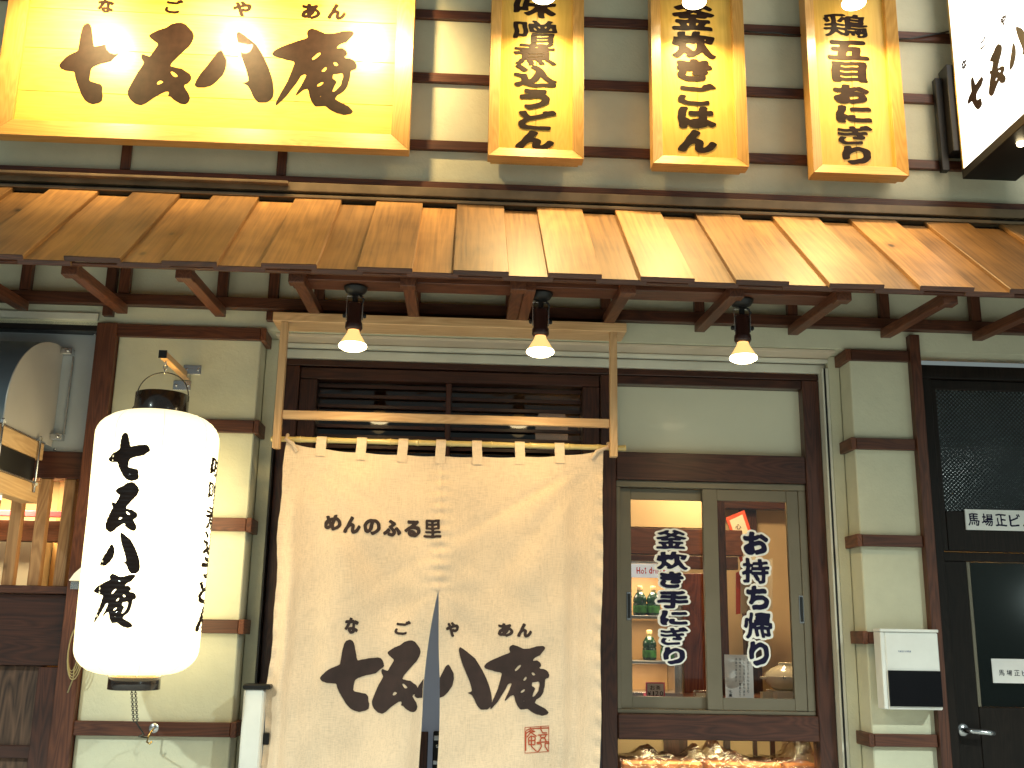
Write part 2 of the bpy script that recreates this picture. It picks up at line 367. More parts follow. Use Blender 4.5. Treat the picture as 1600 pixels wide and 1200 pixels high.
BRUSH = {
 'seven': [[(97,622),(120,590),(160,545),(215,500),(280,470),(345,440),(350,350),(356,220),(365,160),(385,115),(415,97),(450,93),(480,110),(505,155),(520,210),(545,290),(570,380),(650,365),(740,345),(850,333),(890,340),(920,370),(940,410),(957,455),(930,480),(890,510),(850,555),(760,575),(680,595),(610,625),(580,645),(567,700),(563,800),(640,820),(740,838),(765,860),(775,890),(774,920),(780,945),(792,980),(785,1045),(735,1070),(660,1085),(600,1072),(545,1045),(480,980),(430,900),(380,820),(342,740),(338,705),(270,695),(190,690),(130,670),(100,640)]],
 'five': [[(980,270),(1020,235),(1080,195),(1150,165),(1200,120),(1250,100),(1310,97),(1350,110),(1390,155),(1430,200),(1447,250),(1440,310),(1410,380),(1360,440),(1300,520),(1255,580),(1235,630),(1300,645),(1350,650),(1400,685),(1440,710),(1462,750),(1460,790),(1430,835),(1390,850),(1410,890),(1450,950),(1470,1010),(1455,1055),(1425,1083),(1370,1070),(1310,1035),(1265,990),(1230,1000),(1255,960),(1250,935),(1210,940),(1160,975),(1100,1020),(1040,1080),(990,1110),(930,1100),(870,1050),(842,1000),(838,940),(860,870),(890,790),(920,710),(950,650),(970,600),(940,560),(927,510),(950,498),(1000,520),(1022,527),(1050,460),(1095,370),(1060,345),(1010,305)],
          [(1235,685),(1270,695),(1320,735),(1328,760),(1290,760),(1250,715)], [(1110,870),(1130,820),(1155,803),(1195,830),(1150,850)]],
 'eight': [[(265,195),(300,215),(350,250),(410,300),(470,350),(520,430),(570,520),(620,630),(660,740),(680,820),(690,900),(688,980),(665,1015),(630,1045),(540,1048),(510,1020),(480,980),(450,910),(415,850),(375,832),(330,828),(385,815),(422,800),(410,740),(385,660),(345,560),(300,440),(265,320),(252,230)],
           [(p*1.106-183.6, q*1.25-7.5) for p, q in [(265,355),(285,385),(322,450),(325,510),(305,590),(250,660),(200,705),(140,725),(70,727),(42,705),(55,660),(90,590),(140,520),(190,440),(230,375)]]],
 'hermitage': [[(610,480),(640,435),(690,400),(770,360),(870,315),(970,275),(955,225),(965,185),(1005,165),(1060,180),(1150,220),(1240,210),(1330,180),(1410,172),(1440,190),(1438,220),(1400,265),(1370,305),(1310,330),(1255,385),(1330,375),(1375,405),(1388,450),(1340,490),(1420,492),(1470,520),(1493,575),(1480,615),(1435,625),(1425,720),(1405,810),(1370,870),(1310,910),(1285,955),(1350,990),(1430,1030),(1483,1085),(1455,1115),(1390,1127),(1310,1110),(1240,1075),(1195,1035),(1140,1045),(1090,1047),(1050,990),(1025,930),(1010,850),(965,865),(910,920),(868,965),(900,890),(940,810),(990,680),(930,710),(890,790),(840,870),(800,940),(740,1010),(680,1080),(700,1000),(740,900),(790,790),(820,690),(855,555),(790,545),(700,520),(640,505)],
               [(1135,420),(1080,450),(1040,490),(1003,550),(1060,515),(1110,460)], [(1240,540),(1265,535),(1308,570),(1270,590),(1255,565)], [(1185,590),(1165,600),(1120,665),(1160,655),(1180,630)],
               [(1250,680),(1350,660),(1355,700),(1340,790),(1290,860),(1250,885),(1270,820),(1300,750),(1250,730)], [(1165,758),(1110,790),(1080,830),(1130,815),(1160,785)], [(1160,915),(1120,940),(1150,948)]]}
def poly_img(polys):
    P = [np.array(p, float) for p in polys]; a = np.concatenate(P); mn, mx = a.min(0), a.max(0)
    SS = 3; n = NG*SS
    X, Y = np.meshgrid((np.arange(n)+.5)/SS, (np.arange(n)+.5)/SS); ins = np.zeros((n, n), bool)
    for p in P:
        q = (p-mn)/(mx-mn)*(NG-2*PAD-1)+PAD; q[:, 1] = NG-1-q[:, 1]
        one = np.zeros((n, n), bool)
        for i in range(len(q)):
            (x1, y1), (x2, y2) = q[i], q[(i+1) % len(q)]
            if y1 == y2: continue
            one ^= ((Y > min(y1, y2)) & (Y <= max(y1, y2)) & (X < (Y-y1)/(y2-y1)*(x2-x1)+x1))
        ins ^= one
    img = ins.astype(np.float32).reshape(NG, SS, NG, SS).mean((1, 3))
    return blur(img, .8)
_brush_img = {k: poly_img(v) for k, v in BRUSH.items()}
def img_box(img):
    ys, xs = np.where(img > .5); return xs.min(), xs.max(), ys.min(), ys.max()
def img_mesh(img, ref=None, step=2):
    "marching squares: covered area as small faces, coordinates 0..1 over the ink box"
    x0, x1, y0, y1 = img_box(img if ref is None else ref)
    g = img[::step, ::step]; n0, n1 = g.shape; V = {}; verts = []; faces = []
    def vid(key, x, y):
        if key not in V: V[key] = len(verts); verts.append(((x*step-x0)/(x1-x0), (y*step-y0)/(y1-y0)))
        return V[key]
    act = np.argwhere(np.maximum.reduce([g[:-1, :-1], g[1:, :-1], g[:-1, 1:], g[1:, 1:]]) > .5)
    for j, i in act:
        c = [(i, j), (i+1, j), (i+1, j+1), (i, j+1)]; f = []
        for k in range(4):
            p, q = c[k], c[(k+1) % 4]; a, b = g[p[1], p[0]], g[q[1], q[0]]
            if a > .5: f.append(vid(p, *p))
            if (a > .5) != (b > .5):
                t = (.5-a)/(b-a); f.append(vid((min(p, q), max(p, q)), p[0]+(q[0]-p[0])*t, p[1]+(q[1]-p[1])*t))
        if len(f) >= 3: faces.append(f)
    return verts, faces
_mesh_cache = {}
FAT = {'ご': (4.6, 5.2), 'ど': (4.6, 5), 'ぎ': (3.8, 3.8), '噌': (2.2, 2.0), '煮': (3, 2.9), '込': (5, 4.6), '味': (4, 3.6), '釜': (4.4, 3.8), '炊': (5.6, 4), '鶏': (2.1, 1.8), '五': (7, 7), '目': (8, 4.6), '里': (4.5, 3.2), '手': (6, 7), '持': (4.4, 4), '帰': (3.8, 3.3)}
def glyph(ch, step=2, fat=1., outline=0, rxy=None):
    key = (ch, step, fat, outline, rxy)
    if key not in _mesh_cache:
        if ch in _brush_img: img = _brush_img[ch]
        else:
            rx, ry = rxy or FAT.get(ch, (7.4, 7.6)); img = char_img(ch, rx*fat, ry*fat)
        if outline: _mesh_cache[key] = img_mesh(blur(dilate((img > .5).astype(np.float32), outline, outline), 1.5), img, step)
        else: _mesh_cache[key] = img_mesh(img, None, step)
    return _mesh_cache[key]
def write(name, ch, fn, mat, parent, skip=None, thick=0, **kw):
    "lay one character on a surface; fn maps u, v in 0..1 to a world point"
    vs, fs = glyph(ch, **kw)
    if skip: fs = [f for f in fs if not skip([vs[i] for i in f])]
    pts = [Vector(fn(u, v)) for u, v in vs]; c = Vector(fn(.5, .5))
    me = bpy.data.meshes.new(name); me.from_pydata([p-c for p in pts], [], fs); me.materials.append(M[mat])
    o = bpy.data.objects.new(name, me); o.location = c
    return link(o, parent)
def flat(r, Y):
    x0, x1, z0, z1 = r
    return lambda u, v: (x0+(x1-x0)*u, Y, z0+(z1-z0)*v)

# ================================================================== SETTING
gr = box('street', -30, 30, -40, -8.002, -.3, -.12, 'asphalt', None, 0); tag(gr, kind='structure')
pv = box('pavement', -30, 30, -8.0, .14, -.3, 0, 'paving', None, 0); tag(pv, kind='structure')

# ---------------------------------------------------------------- building
bld = thing('restaurant_building', 'cream plastered restaurant front with dark brown battens and door frame', 'building', (0, .3, 0))
PL = 'plaster'
box('upper_wall', -3.2, 3.6, 0, .14, 2.655, 5.2, PL, bld, 0)
box('pilaster', -1.351, -.80, 0, .24, 0, 2.652, PL, bld, .004)
box('pilaster', 1.562, 1.815, 0, .24, 0, 2.652, PL, bld, .004)
box('reveal_strip', -.797, -.748, .11, .24, 0, 2.652, PL, bld, .002)
box('reveal_strip', 1.512, 1.559, .11, .24, 0, 2.652, PL, bld, .002)
box('soffit_panel', -.745, 1.509, .012, .138, 2.640, 2.652, 'soffit', bld, .001)
box('soffit_bead', -.745, 1.509, .10, .128, 2.622, 2.637, 'white_trim', bld, .002)
box('soffit_bead', -.745, 1.509, .132, .142, 2.624, 2.634, 'black_gasket', bld, 0)
box('soffit_bead', -.745, 1.509, .1385, .16, 2.586, 2.622, 'white_trim', bld, .002)
for x0, x1, mt in ((1.500, 1.5105, 'white_trim'), (1.493, 1.4985, 'black_gasket'), (1.484, 1.491, 'white_trim')):
    box('edge_trim', x0, x1, .108, .17, 0, 2.60, mt, bld, 0)
box('edge_trim', -.7465, -.741, .108, .17, 0, 2.60, 'black_gasket', bld, 0)
# battens on the upper wall
XL, XR = -3.1, 3.5
for z in (4.085, 3.785, 3.475): box('batten', XL, XR, -.022, -.001, z-.021, z+.021, 'dark_wood_x', bld)
for px in (-60, 197, 441, ):
    x = U(px, 250, -.01)[0]; box('batten', x-.019, x+.019, -.020, -.0015, 3.312, 3.451, 'dark_wood_z', bld)
# pilaster battens, wrapped round the corner
def wrapped(name, xa, xb, side, z, h=.05):
    t = .022
    box(name, xa, xb, -t, -.001, z-h/2, z+h/2, 'dark_wood_x', bld)
    if side > 0: box(name, xb-.001+.002, xb+t, -t, .108, z-h/2-.0015, z+h/2+.0015, 'dark_wood_y', bld)
    else: box(name, xa-t, xa-.001, -t, .108, z-h/2-.0015, z+h/2+.0015, 'dark_wood_y', bld)
for py in (519, 664, 818, 978, 1140):
    wrapped('batten', -1.36, -.80, 1, U(300, py, -.02)[1])
for py in (556, 694, 845, 997, 1157):
    wrapped('batten', 1.562, 1.80, -1, U(1395, py, -.02)[1], .045)
# uprights beside the pilasters
box('corner_post', -1.43, -1.353, -.03, .12, 0, 2.66, 'dark_wood_z', bld)
box('corner_post', 1.802, 1.843, -.035, .10, 0, 2.715, 'dark_wood_z', bld)
x = U(425, 490, -.02)[0]; box('corner_post', x-.02, x+.02, -.03, -.001, 2.69, 3.16, 'dark_wood_z', bld)
x = U(171, 470, -.02)[0]; box('corner_post', x-.02, x+.02, -.03, -.001, 2.69, 3.16, 'dark_wood_z', bld)
# left bay: ledge, metal sheet, transom beam, lattice window, lower wooden wall
box('ledge', -3.1, -1.435, -.02, .04, 2.672, 2.70, 'white_trim', bld)
box('lintel', -3.1, -1.435, .0, .06, 2.632, 2.668, 'black_gasket', bld)
zt = U(80, 510, .05)[1]; zb = U(80, 706, .05)[1]
box('metal_sheet', -3.0, -1.434, .05, .07, zb, 2.63, 'sheet_metal', bld)
for px, py in ((148, 522), (146, 612), (138, 700), (85, 702)):
    q = U(px, py, .045); lathe('rivet', [(0, .004), (.005, .002), (.006, 0)], 'steel', bld, (q[0], .047, q[1]), 10).rotation_euler = (R(90), 0, 0)
z1 = U(80, 748, .04)[1]
box('transom_beam', -3.1, -1.432, .02, .10, z1, zb-.002, 'frame_wood_x', bld)
zs = U(70, 916, .04)[1]
box('window_sill', -3.1, -1.432, -.005, .10, zs-.028, zs, 'dark_wood_x', bld)
box('apron_board', -3.1, -1.432, .02, .10, U(70, 1040, .04)[1], zs-.030, 'frame_wood_x', bld)
zc = U(70, 1040, .04)[1]
for i in range(9):
    x = -1.51-.17*i; box('wall_board', x-.168, x, .05, .09, 0, zc-.002, 'old_panel', bld)
for z in (zc-.30, zc-.56, zc-.82): box('rail', -3.1, -1.48, .03, .0485, z-.022, z+.022, 'frame_wood_x', bld)
box('jamb_post', -1.508, -1.432, .0, .10, 0, zc-.004, 'frame_wood_z', bld)
lat = tag(bpy.data.objects.new('lattice_window', None)); lat.location = (-1.8, .05, 1.8); lat = link(lat, bld)
xs = [U(p, 840, .05)[0] for p in (22, 62, 100, 137)]
stepx = xs[1]-xs[0]
for i in range(-5, 4):
    x = xs[0]+stepx*i
    if x < -1.45: box('lattice_bar', x-.021, x+.021, .035, .07, zs+.001, z1-.001, 'lattice_wood', bld)
# door frame of the recess
FY = .15
def fr(name, x0, x1, z0, z1, y=FY, mat=None, d=.08, par=None):
    return box(name, x0, x1, y, y+d, z0, z1, mat or ('frame_wood_x' if (x1-x0) > (z1-z0) else 'frame_wood_z'), par or bld, .003)
xa = -.74; xm0 = U(944, 900, FY)[0]; xm1 = U(964, 900, FY)[0]; xr0 = U(1268, 900, FY)[0]; xr1 = 1.482
zh1 = U(700, 592, FY)[1]-.0; zh0 = 2.584
fr('door_head', xa, xr1, zh1+.04, zh0)
fr('door_post', xa, xa+.075, 0, zh1+.038)
fr('door_post', xm0-.012, xm1, 0, zh1+.038)
fr('door_post', xr0, xr1, 0, zh1+.038)
# transom with louvre slats above the noren
ztr0 = U(700, 738, FY)[1]
tr = rect(476, 597, 925, 738, FY)
fr('transom_frame', xa+.077, xm0-.014, zh1-.012, zh1+.036, FY+.012)
fr('transom_frame', xa+.077, xa+.147, ztr0, zh1-.014, FY+.010)
fr('transom_frame', xm0-.085, xm0-.014, ztr0, zh1-.014, FY+.010)
xmid = U(700, 650, FY)[0]; fr('transom_mullion', xmid-.011, xmid+.011, ztr0, zh1-.014, FY+.02)
fr('transom_frame', xa+.077, xm0-.014, ztr0-.07, ztr0-.002, FY+.010)
n = 9
for i in range(n):
    z = ztr0+.02+(zh1-.03-ztr0-.02)*i/(n-1)
    for x0, x1 in ((xa+.149, xmid-.013), (xmid+.013, xm0-.087)):
        o = box('louvre_slat', x0, x1, FY+.050, FY+.062, z-.007, z+.007, 'frame_wood_x', bld, .001)
box('transom_glass', xa+.10, xm0-.05, FY+.075, FY+.079, ztr0, zh1, 'smoked_glass', bld, 0)
# transom panel above the window
tp = rect(963, 606, 1262, 711, FY+.03)
fr('window_head', xm1+.001, xr0-.001, tp[3], zh1+.038, FY+.004)
zb0 = U(1115, 752, FY)[1]
fr('window_beam', xm1+.001, xr0-.001, zb0, tp[2], FY+.004)
box('transom_board', xm1+.001, xr0-.001, FY+.05, FY+.06, tp[2]+.001, tp[3]-.001, 'transom_panel', bld, 0)
zs1 = U(1115, 1117, FY)[1]; zs0 = U(1115, 1157, FY)[1]
fr('window_sill', xm1+.001, xr0-.001, zs0, zs1, FY-.006)
fr('plinth', xm1+.001, xr0-.001, 0, .55, FY+.004)
# sliding door behind the noren
dx0, dx1 = xa+.077, xm0-.014
box('sliding_door', dx0, dx1, FY+.055, FY+.075, 0, ztr0-.072, 'lit_frosted_glass', bld, .002)
xl = U(665, 1150, FY+.05)[0]
box('door_stile', xl-.09, xl+.010, FY+.040, FY+.053, 0, U(670, 1145, FY)[1], 'frame_wood_z', bld)
hx, hz = U(683, 1175, FY+.03)
hnd = box('door_lock', hx-.017, hx+.017, FY+.028, FY+.052, hz-.10, hz+.075, 'black_metal', bld, .004)
box('lock_plate', hx-.014, hx+.014, FY+.024, FY+.0275, hz+.042, hz+.060, 'steel', bld, .001)
box('lock_plate', hx-.014, hx+.014, FY+.024, FY+.0275, hz-.045, hz-.030, 'steel', bld, .001)
lathe('keyhole', [(0, .004), (.006, .003), (.007, 0)], 'steel', bld, (hx, FY+.026, hz+.022), 12).rotation_euler = (R(90), 0, 0)

# ---------------------------------------------------------------- aluminium sliding window
WY = FY+.02
win = bpy.data.objects.new('sliding_window', None); win.location = (1, WY, 1.6); win = link(win, bld); COL  # a part of the building
wx0, wx1 = xm1+.002, xr0-.002; wz0, wz1 = zs1+.001, zb0-.001
def wb(name, x0, x1, z0, z1, y0, y1, mat='bronze_metal'): return subbox(name, x0, x1, y0, y1, z0, z1, mat, win)
def subbox(name, x0, x1, y0, y1, z0, z1, mat, parent, bev=.0015):
    o = box(name, x0, x1, y0, y1, z0, z1, mat, None, bev); wl = Vector(o.location)
    o.parent = parent; p = parent; off = Vector((0, 0, 0))
    while p is not None: off += Vector(p.location); p = p.parent
    o.location = wl-off; return o
def wrect(*a): return rect(*a)
t = .016
wb('window_frame', wx0, wx1, wz1-.026, wz1, WY, WY+.075)
wb('window_frame', wx0, wx1, wz0, wz0+.014, WY, WY+.075)
wb('window_frame', wx0, wx0+t, wz0+.015, wz1-.027, WY, WY+.075)
wb('window_frame', wx1-.03, wx1, wz0+.015, wz1-.027, WY, WY+.075)
# right sash is the outer one
A = lambda px: U(px, 930, WY+.02)[0]
def sash(x0, x1, sl, sr, y, hx):
    z0, z1 = wz0+.016, wz1-.028
    wb('stile', x0, x0+sl, z0, z1, y, y+.022); wb('stile', x1-sr, x1, z0, z1, y, y+.022)
    wb('sash_rail', x0+sl, x1-sr, z0, z0+.045, y+.002, y+.020); wb('sash_rail', x0+sl, x1-sr, z1-.045, z1, y+.002, y+.020)
    subbox('window_pane', x0+sl-.003, x1-sr+.003, y+.010, y+.013, z0+.043, z1-.043, 'glass', win, 0)
    zh = U(990, 947, y)[1]
    subbox('window_handle', hx-.010, hx+.010, y-.004, y+.001, zh-.055, zh+.055, 'steel', win)
    subbox('handle_recess', hx-.006, hx+.006, y-.0055, y-.0042, zh-.048, zh+.048, 'black_gasket', win)
sash(wx0+t+.002, A(1124), .046, .05, WY+.030, A(983))
sash(A(1100), wx1-.031, .060, .048, WY+.004, A(1249))

# ---------------------------------------------------------------- stickers on the window
def sticker(label, chars, y):
    px = [c[1] for c in chars]
    r0 = rect(*chars[0][1:5], y); r1 = rect(*chars[-1][1:5], y)
    st = thing('window_lettering', label, 'window lettering', ((r0[0]+r0[1])/2, y, r1[2]), 'cut lettering stuck on the sliding window')
    for k, c in enumerate(chars):
        r = rect(*c[1:5], y)
        write('character_outline', c[0], flat(r, y-.0012-.0002*k), 'sticker_white', st, outline=10)
    for c in chars:
        r = rect(*c[1:5], y)
        write('character', c[0], flat(r, y-.0045), 'navy', st, fat=.95)
sticker('navy lettering with white outline reading 釜炊き手にぎり on the left window pane',
        [('釜',1025,828,1072,858),('炊',1026,862,1074,890),('き',1031,893,1068,919),('手',1027,923,1075,951),('に',1031,954,1074,977),('ぎ',1032,980,1075,1008),('り',1036,1011,1070,1038)], WY+.038)
sticker('navy lettering with white outline reading お持ち帰り on the right window pane',
        [('お',1161,831,1200,867),('持',1159,872,1202,912),('ち',1166,915,1201,953),('帰',1162,957,1206,998),('り',1170,1002,1201,1040)], WY+.012)

# ---------------------------------------------------------------- room seen through the window
IN = 'cream_wall'
box('room_wall', .55, 2.35, 1.75, 1.80, .3, 2.62, IN, bld, 0)
box('room_wall', -.9, .53, 1.75, 1.80, .3, 2.62, 'frame_wood_z', bld, 0)
box('room_wall', 2.36, 2.40, .26, 1.80, .3, 2.62, IN, bld, 0)
box('room_wall', -.95, -.91, .26, 1.80, .3, 2.62, IN, bld, 0)
box('room_floor', -.9, 2.35, .26, 1.74, .26, .30, 'dark_wood_x', bld, 0)
box('room_ceiling', -.9, 2.35, .26, 1.80, 2.63, 2.66, IN, bld, 0)
box('room_beam', .55, 1.40, 1.10, 1.16, *sorted((U(1045, 866, 1.1)[1], U(1045, 826, 1.1)[1])), 'dark_wood_x', bld)
box('room_wall', .45, U(1108, 800, 1.18)[0], 1.18, 1.22, U(1045, 824, 1.18)[1], 2.62, IN, bld, 0)
box('room_beam', .55, 1.36, 1.05, 1.09, *sorted((U(1045, 888, 1.05)[1], U(1045, 868, 1.05)[1])), 'frame_wood_x', bld)
x0, x1 = U(1068, 1000, .95)[0], U(1108, 1000, .95)[0]
box('room_post', x0, x1, .95, 1.05, .3, U(1045, 895, .95)[1], 'red_post', bld)
x0, x1 = U(1127, 1000, .75)[0], U(1139, 1000, .75)[0]
box('room_post', x0, x1, .75, .82, .3, 2.62, 'dark_wood_z', bld)
x0, x1 = U(1180, 900, 1.70)[0], U(1181, 900, 1.7)[0]
box('room_post', U(1160, 830, 1.68)[0], U(1183, 830, 1.68)[0], 1.68, 1.745, .3, 2.62, 'dark_wood_z', bld)
box('room_beam', 1.1, 2.35, 1.60, 1.675, U(1200, 795, 1.6)[1], U(1200, 765, 1.6)[1], 'dark_wood_x', bld)
zc = U(1115, 1096, .30)[1]
box('counter', xm1, xr0, .256, .95, zc-.03, zc, 'dark_wood_x', bld)
# ceiling lamp of the room
def area(name, loc, size, power, col, rot=(0, 0, 0), parent=None):
    l = bpy.data.lights.new(name, 'AREA'); l.energy = power; l.size = size; l.color = col
    o = bpy.data.objects.new(name, l); o.location = loc; o.rotation_euler = rot; return link(o, parent)
rl = thing('ceiling_lamp', 'round warm ceiling lamp inside the room behind the sliding window', 'lamp', (1.2, .85, 2.63))
lathe('lamp_shade', [(0, -.05), (.10, -.045), (.13, -.02), (.13, 0), (0, 0)], 'inner_glow', rl, (1.2, .85, 2.625), 24)
area('lamp_light', (1.25, .80, 2.55), .22, 20, (1, .70, .36), (0, 0, 0), rl)

# drinks warmer
wy = .52
wc = thing('drinks_warmer', 'glass fronted hot drinks warmer cabinet behind the left window pane', 'drinks cabinet', (.8, wy, zc))
def cx(px, y=wy): return U(px, 980, y)[0]
def cz(py, y=wy): return U(1030, py, y)[1]
c0, c1 = cx(975), cx(1065)
box('cabinet_side', c0, c0+.012, wy, wy+.28, zc+.001, cz(882), 'steel', wc)
box('cabinet_side', c1-.012, c1, wy, wy+.28, zc+.001, cz(882), 'steel', wc)
box('cabinet_back', c0+.013, c1-.013, wy+.26, wy+.28, zc+.02, cz(884), 'warmer_back', wc, 0)
box('cabinet_top', c0, c1, wy, wy+.28, cz(881), cz(877), 'steel', wc)
box('header_panel', c0+.002, c1-.002, wy-.012, wy-.001, cz(903), cz(882), 'header_panel', wc)
for py in (962, 1033): box('shelf', c0+.013, c1-.013, wy+.01, wy+.25, cz(py)-.012, cz(py), 'shelf_grey', wc)
box('cabinet_base', c0, c1, wy-.004, wy+.28, zc+.001, zc+.02, 'steel', wc)
box('door_rail', c1-.035, c1-.013, wy-.006, wy-.001, zc+.021, cz(905), 'steel', wc)
px = 994.5
for ch, wd in (('H', 7), ('o', 5.5), ('t', 4), (' ', 3), ('d', 6), ('r', 4), ('i', 2), ('n', 5), ('k', 5), ('s', 5)):
    if ch != ' ':
        up = 886 if ch in 'Hdtkl' else (886 if ch == 'i' else 890)
        write('character', ch, flat(rect(px, up, px+wd-1, 896.5, wy-.0135), wy-.0135), 'red_print', wc, step=2, rxy=(6, 4))
    px += wd
def bottle(px, py_base, label, first=None):
    x = U(px, py_base, wy+.09)[0]; z = cz(py_base)+.001
    b = thing('tea_bottle', label, 'bottle', (x, wy+.09, z), 'green tea bottles in the drinks warmer')
    h = .118
    lathe('bottle_body', [(0, 0), (.026, .001), (.030, .006), (.030, .05), (.027, .055), (.030, .06), (.028, .078), (.018, .094), (.012, .10)], 'bottle_green', b, (x, wy+.09, z), 20)
    lathe('bottle_label', [(.0305, .012), (.031, .014), (.031, .040), (.0305, .042)], 'bottle_label', b, (x, wy+.09, z), 20)
    lathe('bottle_neck', [(.0125, .0985), (.0115, .108), (.0115, .113)], 'bottle_neck', b, (x, wy+.09, z), 16)
    lathe('bottle_cap', [(.013, .110), (.013, .124), (.011, .127), (0, .127)], 'bottle_cap', b, (x, wy+.09, z), 16)
cz_ = cz
bottle(1000, 962, 'green tea bottle on the upper warmer shelf, nearest the window edge')
bottle(1021, 962, 'green tea bottle on the upper warmer shelf, right of the edge one')
bottle(1015, 1033, 'green tea bottle standing alone on the lower warmer shelf')
bottle(1043, 1033, 'green tea bottle half hidden behind the lettering on the lower shelf')
for py_s in (962, 1033): area('warmer_light', ((c0+c1)/2, wy+.07, cz(py_s)-.016), .10, .8, (1, .80, .5), (0, 0, 0), wc)
area('warmer_light', ((c0+c1)/2, wy+.10, cz(884)-.012), .12, 1.6, (1, .82, .55), (0, 0, 0), wc)
# price card
r = rect(1009, 1066, 1039, 1092, wy-.03)
pc = thing('price_card', 'small pink edged card reading お茶 ¥120 in front of the warmer', 'price card', ((r[0]+r[1])/2, wy-.03, zc+.001))
box('card', r[0], r[1], wy-.030, wy-.027, zc+.001, r[3], 'pink', pc, 0)
box('card_face', r[0]+.006, r[1]-.006, wy-.0325, wy-.0305, zc+.010, r[3]-.006, 'paper', pc, 0)
for ch, a in (('お', (1016,1071,1023,1078)), ('茶', (1025,1071,1032,1078)), ('¥', (1012,1080,1017,1087)), ('1', (1020,1080,1022,1087)), ('2', (1024,1080,1029,1087)), ('0', (1031,1080,1036,1087))):
    write('character', ch, flat(rect(*a, wy-.034), wy-.034), 'pen', pc, step=4, rxy=(1.5, 1.5))
# notice sheet
r = rect(1133, 1023, 1177, 1094, .31)
nt_ = thing('notice_sheet', 'white notice sheet with columns of small print standing on the counter', 'notice', ((r[0]+r[1])/2, .31, zc))
box('sheet', r[0], r[1], .31, .313, zc+.001, r[3], 'paper', nt_, 0)
cols = ['期日にておもちかえり', 'こしらえ致しております', 'お時間ください電話にて', '店頭で承ります']
for k, cstr in enumerate(cols):
    pxc = 1169-6.3*k
    bm_v = []; bm_f = []
    for i, ch in enumerate(cstr):
        y0 = 1028+5.6*i; vs, fs = glyph(ch, step=8, rxy=(1.5, 1.5)); rr = rect(pxc-1.5, y0, pxc+1.5, y0+4, .3085); o_ = len(bm_v)
        bm_v += [(rr[0]+(rr[1]-rr[0])*u, .3085, rr[2]+(rr[3]-rr[2])*v) for u, v in vs]; bm_f += [[q+o_ for q in f] for f in fs]
    me = bpy.data.meshes.new('text_column'); c = Vector(bm_v[0]); me.from_pydata([Vector(v)-c for v in bm_v], [], bm_f); me.materials.append(M['pen'])
    o = bpy.data.objects.new('text_column', me); o.location = c; link(o, nt_)
for ch, a in (('七', (1139,1078,1144,1083)), ('庵', (1139,1084,1144,1089))): write('character', ch, flat(rect(*a, .3085), .3085), 'pen', nt_, step=5, rxy=(2, 2))
# clay pot on a white box
py_ = .45
q = U(1228, 1086, py_); pr = .105
zbox = U(1215, 1083, py_)[1]
wbx = thing('white_box', 'white flat box under the clay pot on the counter', 'box', (U(1228, 1090, py_)[0], py_, zc))
r = rect(1206, 1083, 1262, 1095, py_); box('carton', r[0], r[1], py_-.08, py_+.08, zc+.001, zc+.040, 'white_plastic', wbx)
sb = thing('white_cup', 'small white square cup on the counter left of the pot box', 'cup', (U(1198, 1090, .36)[0], .36, zc))
r = rect(1190, 1082, 1206, 1095, .36)
bm = bmesh.new(); cxm = (r[0]+r[1])/2; hw = (r[1]-r[0])/2; addbox(bm, -hw, hw, -.02, .02, 0, .004)
for a in ((-hw, -hw+.003, -.02, .02), (hw-.003, hw, -.02, .02), (-hw+.003, hw-.003, -.02, -.017), (-hw+.003, hw-.003, .017, .02)): addbox(bm, *a, .004, .036)
bmobj('cup_wall', bm, 'porcelain', sb, (cxm, .36, zc+.001))
pot = thing('clay_pot', 'cream glazed lidded clay pot at the right edge of the window', 'pot', (q[0], py_, zc+.041))
pz = zc+.042
lathe('pot_body', [(0, 0), (.055, 0), (.075, .012), (.092, .032), (.095, .050), (.098, .054), (.096, .057), (0, .057)], 'porcelain', pot, (q[0]+.01, py_, pz), 40)
lathe('pot_lid', [(.094, .058), (.090, .066), (.070, .084), (.040, .097), (.036, .104), (.038, .109), (.020, .111), (0, .111)], 'porcelain', pot, (q[0]+.01, py_, pz), 40)
box('pot_handle', q[0]-.105, q[0]-.082, py_-.018, py_+.018, pz+.042, pz+.054, 'porcelain', pot, .004)
write('character', '七', flat(rect(1222, 1056, 1228, 1061, py_-.09), py_-.088), 'pen', pot, step=5, rxy=(2, 2))
# tilted scroll with red border, second faint sheet
sc = thing('wall_scroll', 'tilted paper scroll with red border hanging on the room wall', 'scroll', (U(1165, 850, 1.2)[0], 1.2, U(1165, 850, 1.2)[1]))
def slab(name, px4, y, dy, mat, par):
    bm = bmesh.new(); p = [U(a, b, y) for a, b in px4]; c = Vector((p[0][0], y, p[0][1]))
    v0 = [bm.verts.new(Vector((a, y, b))-c) for a, b in p]; v1 = [bm.verts.new(Vector((a, y+dy, b))-c) for a, b in p]
    bm.faces.new(v0); bm.faces.new(v1[::-1])
    for i in range(4): bm.faces.new((v0[i], v1[i], v1[(i+1) % 4], v0[(i+1) % 4]))
    return bmobj(name, bm, mat, par, c)
slab('scroll_border', [(1134,809),(1163,797),(1190,880),(1162,892)], 1.2, .006, 'scroll_red', sc)
slab('scroll_paper', [(1140,813),(1160,804),(1184,874),(1164,884)], 1.197, .002, 'scroll_paper', sc)
for ch, a in (('心', (1149,819,1158,827)), ('花', (1155,836,1165,846)), ('月', (1162,856,1171,866))):
    write('character', ch, flat(rect(*a, 1.195), 1.195), 'pen', sc, step=5, rxy=(2, 2))
ws = thing('wall_poster', 'pale paper poster with a faint red edge on the room wall', 'poster', (U(1170, 930, 1.4)[0], 1.4, U(1170, 960, 1.4)[1]))
slab('poster_sheet', [(1150,895),(1207,872),(1207,952),(1150,960)], 1.4, .005, 'scroll_paper', ws)
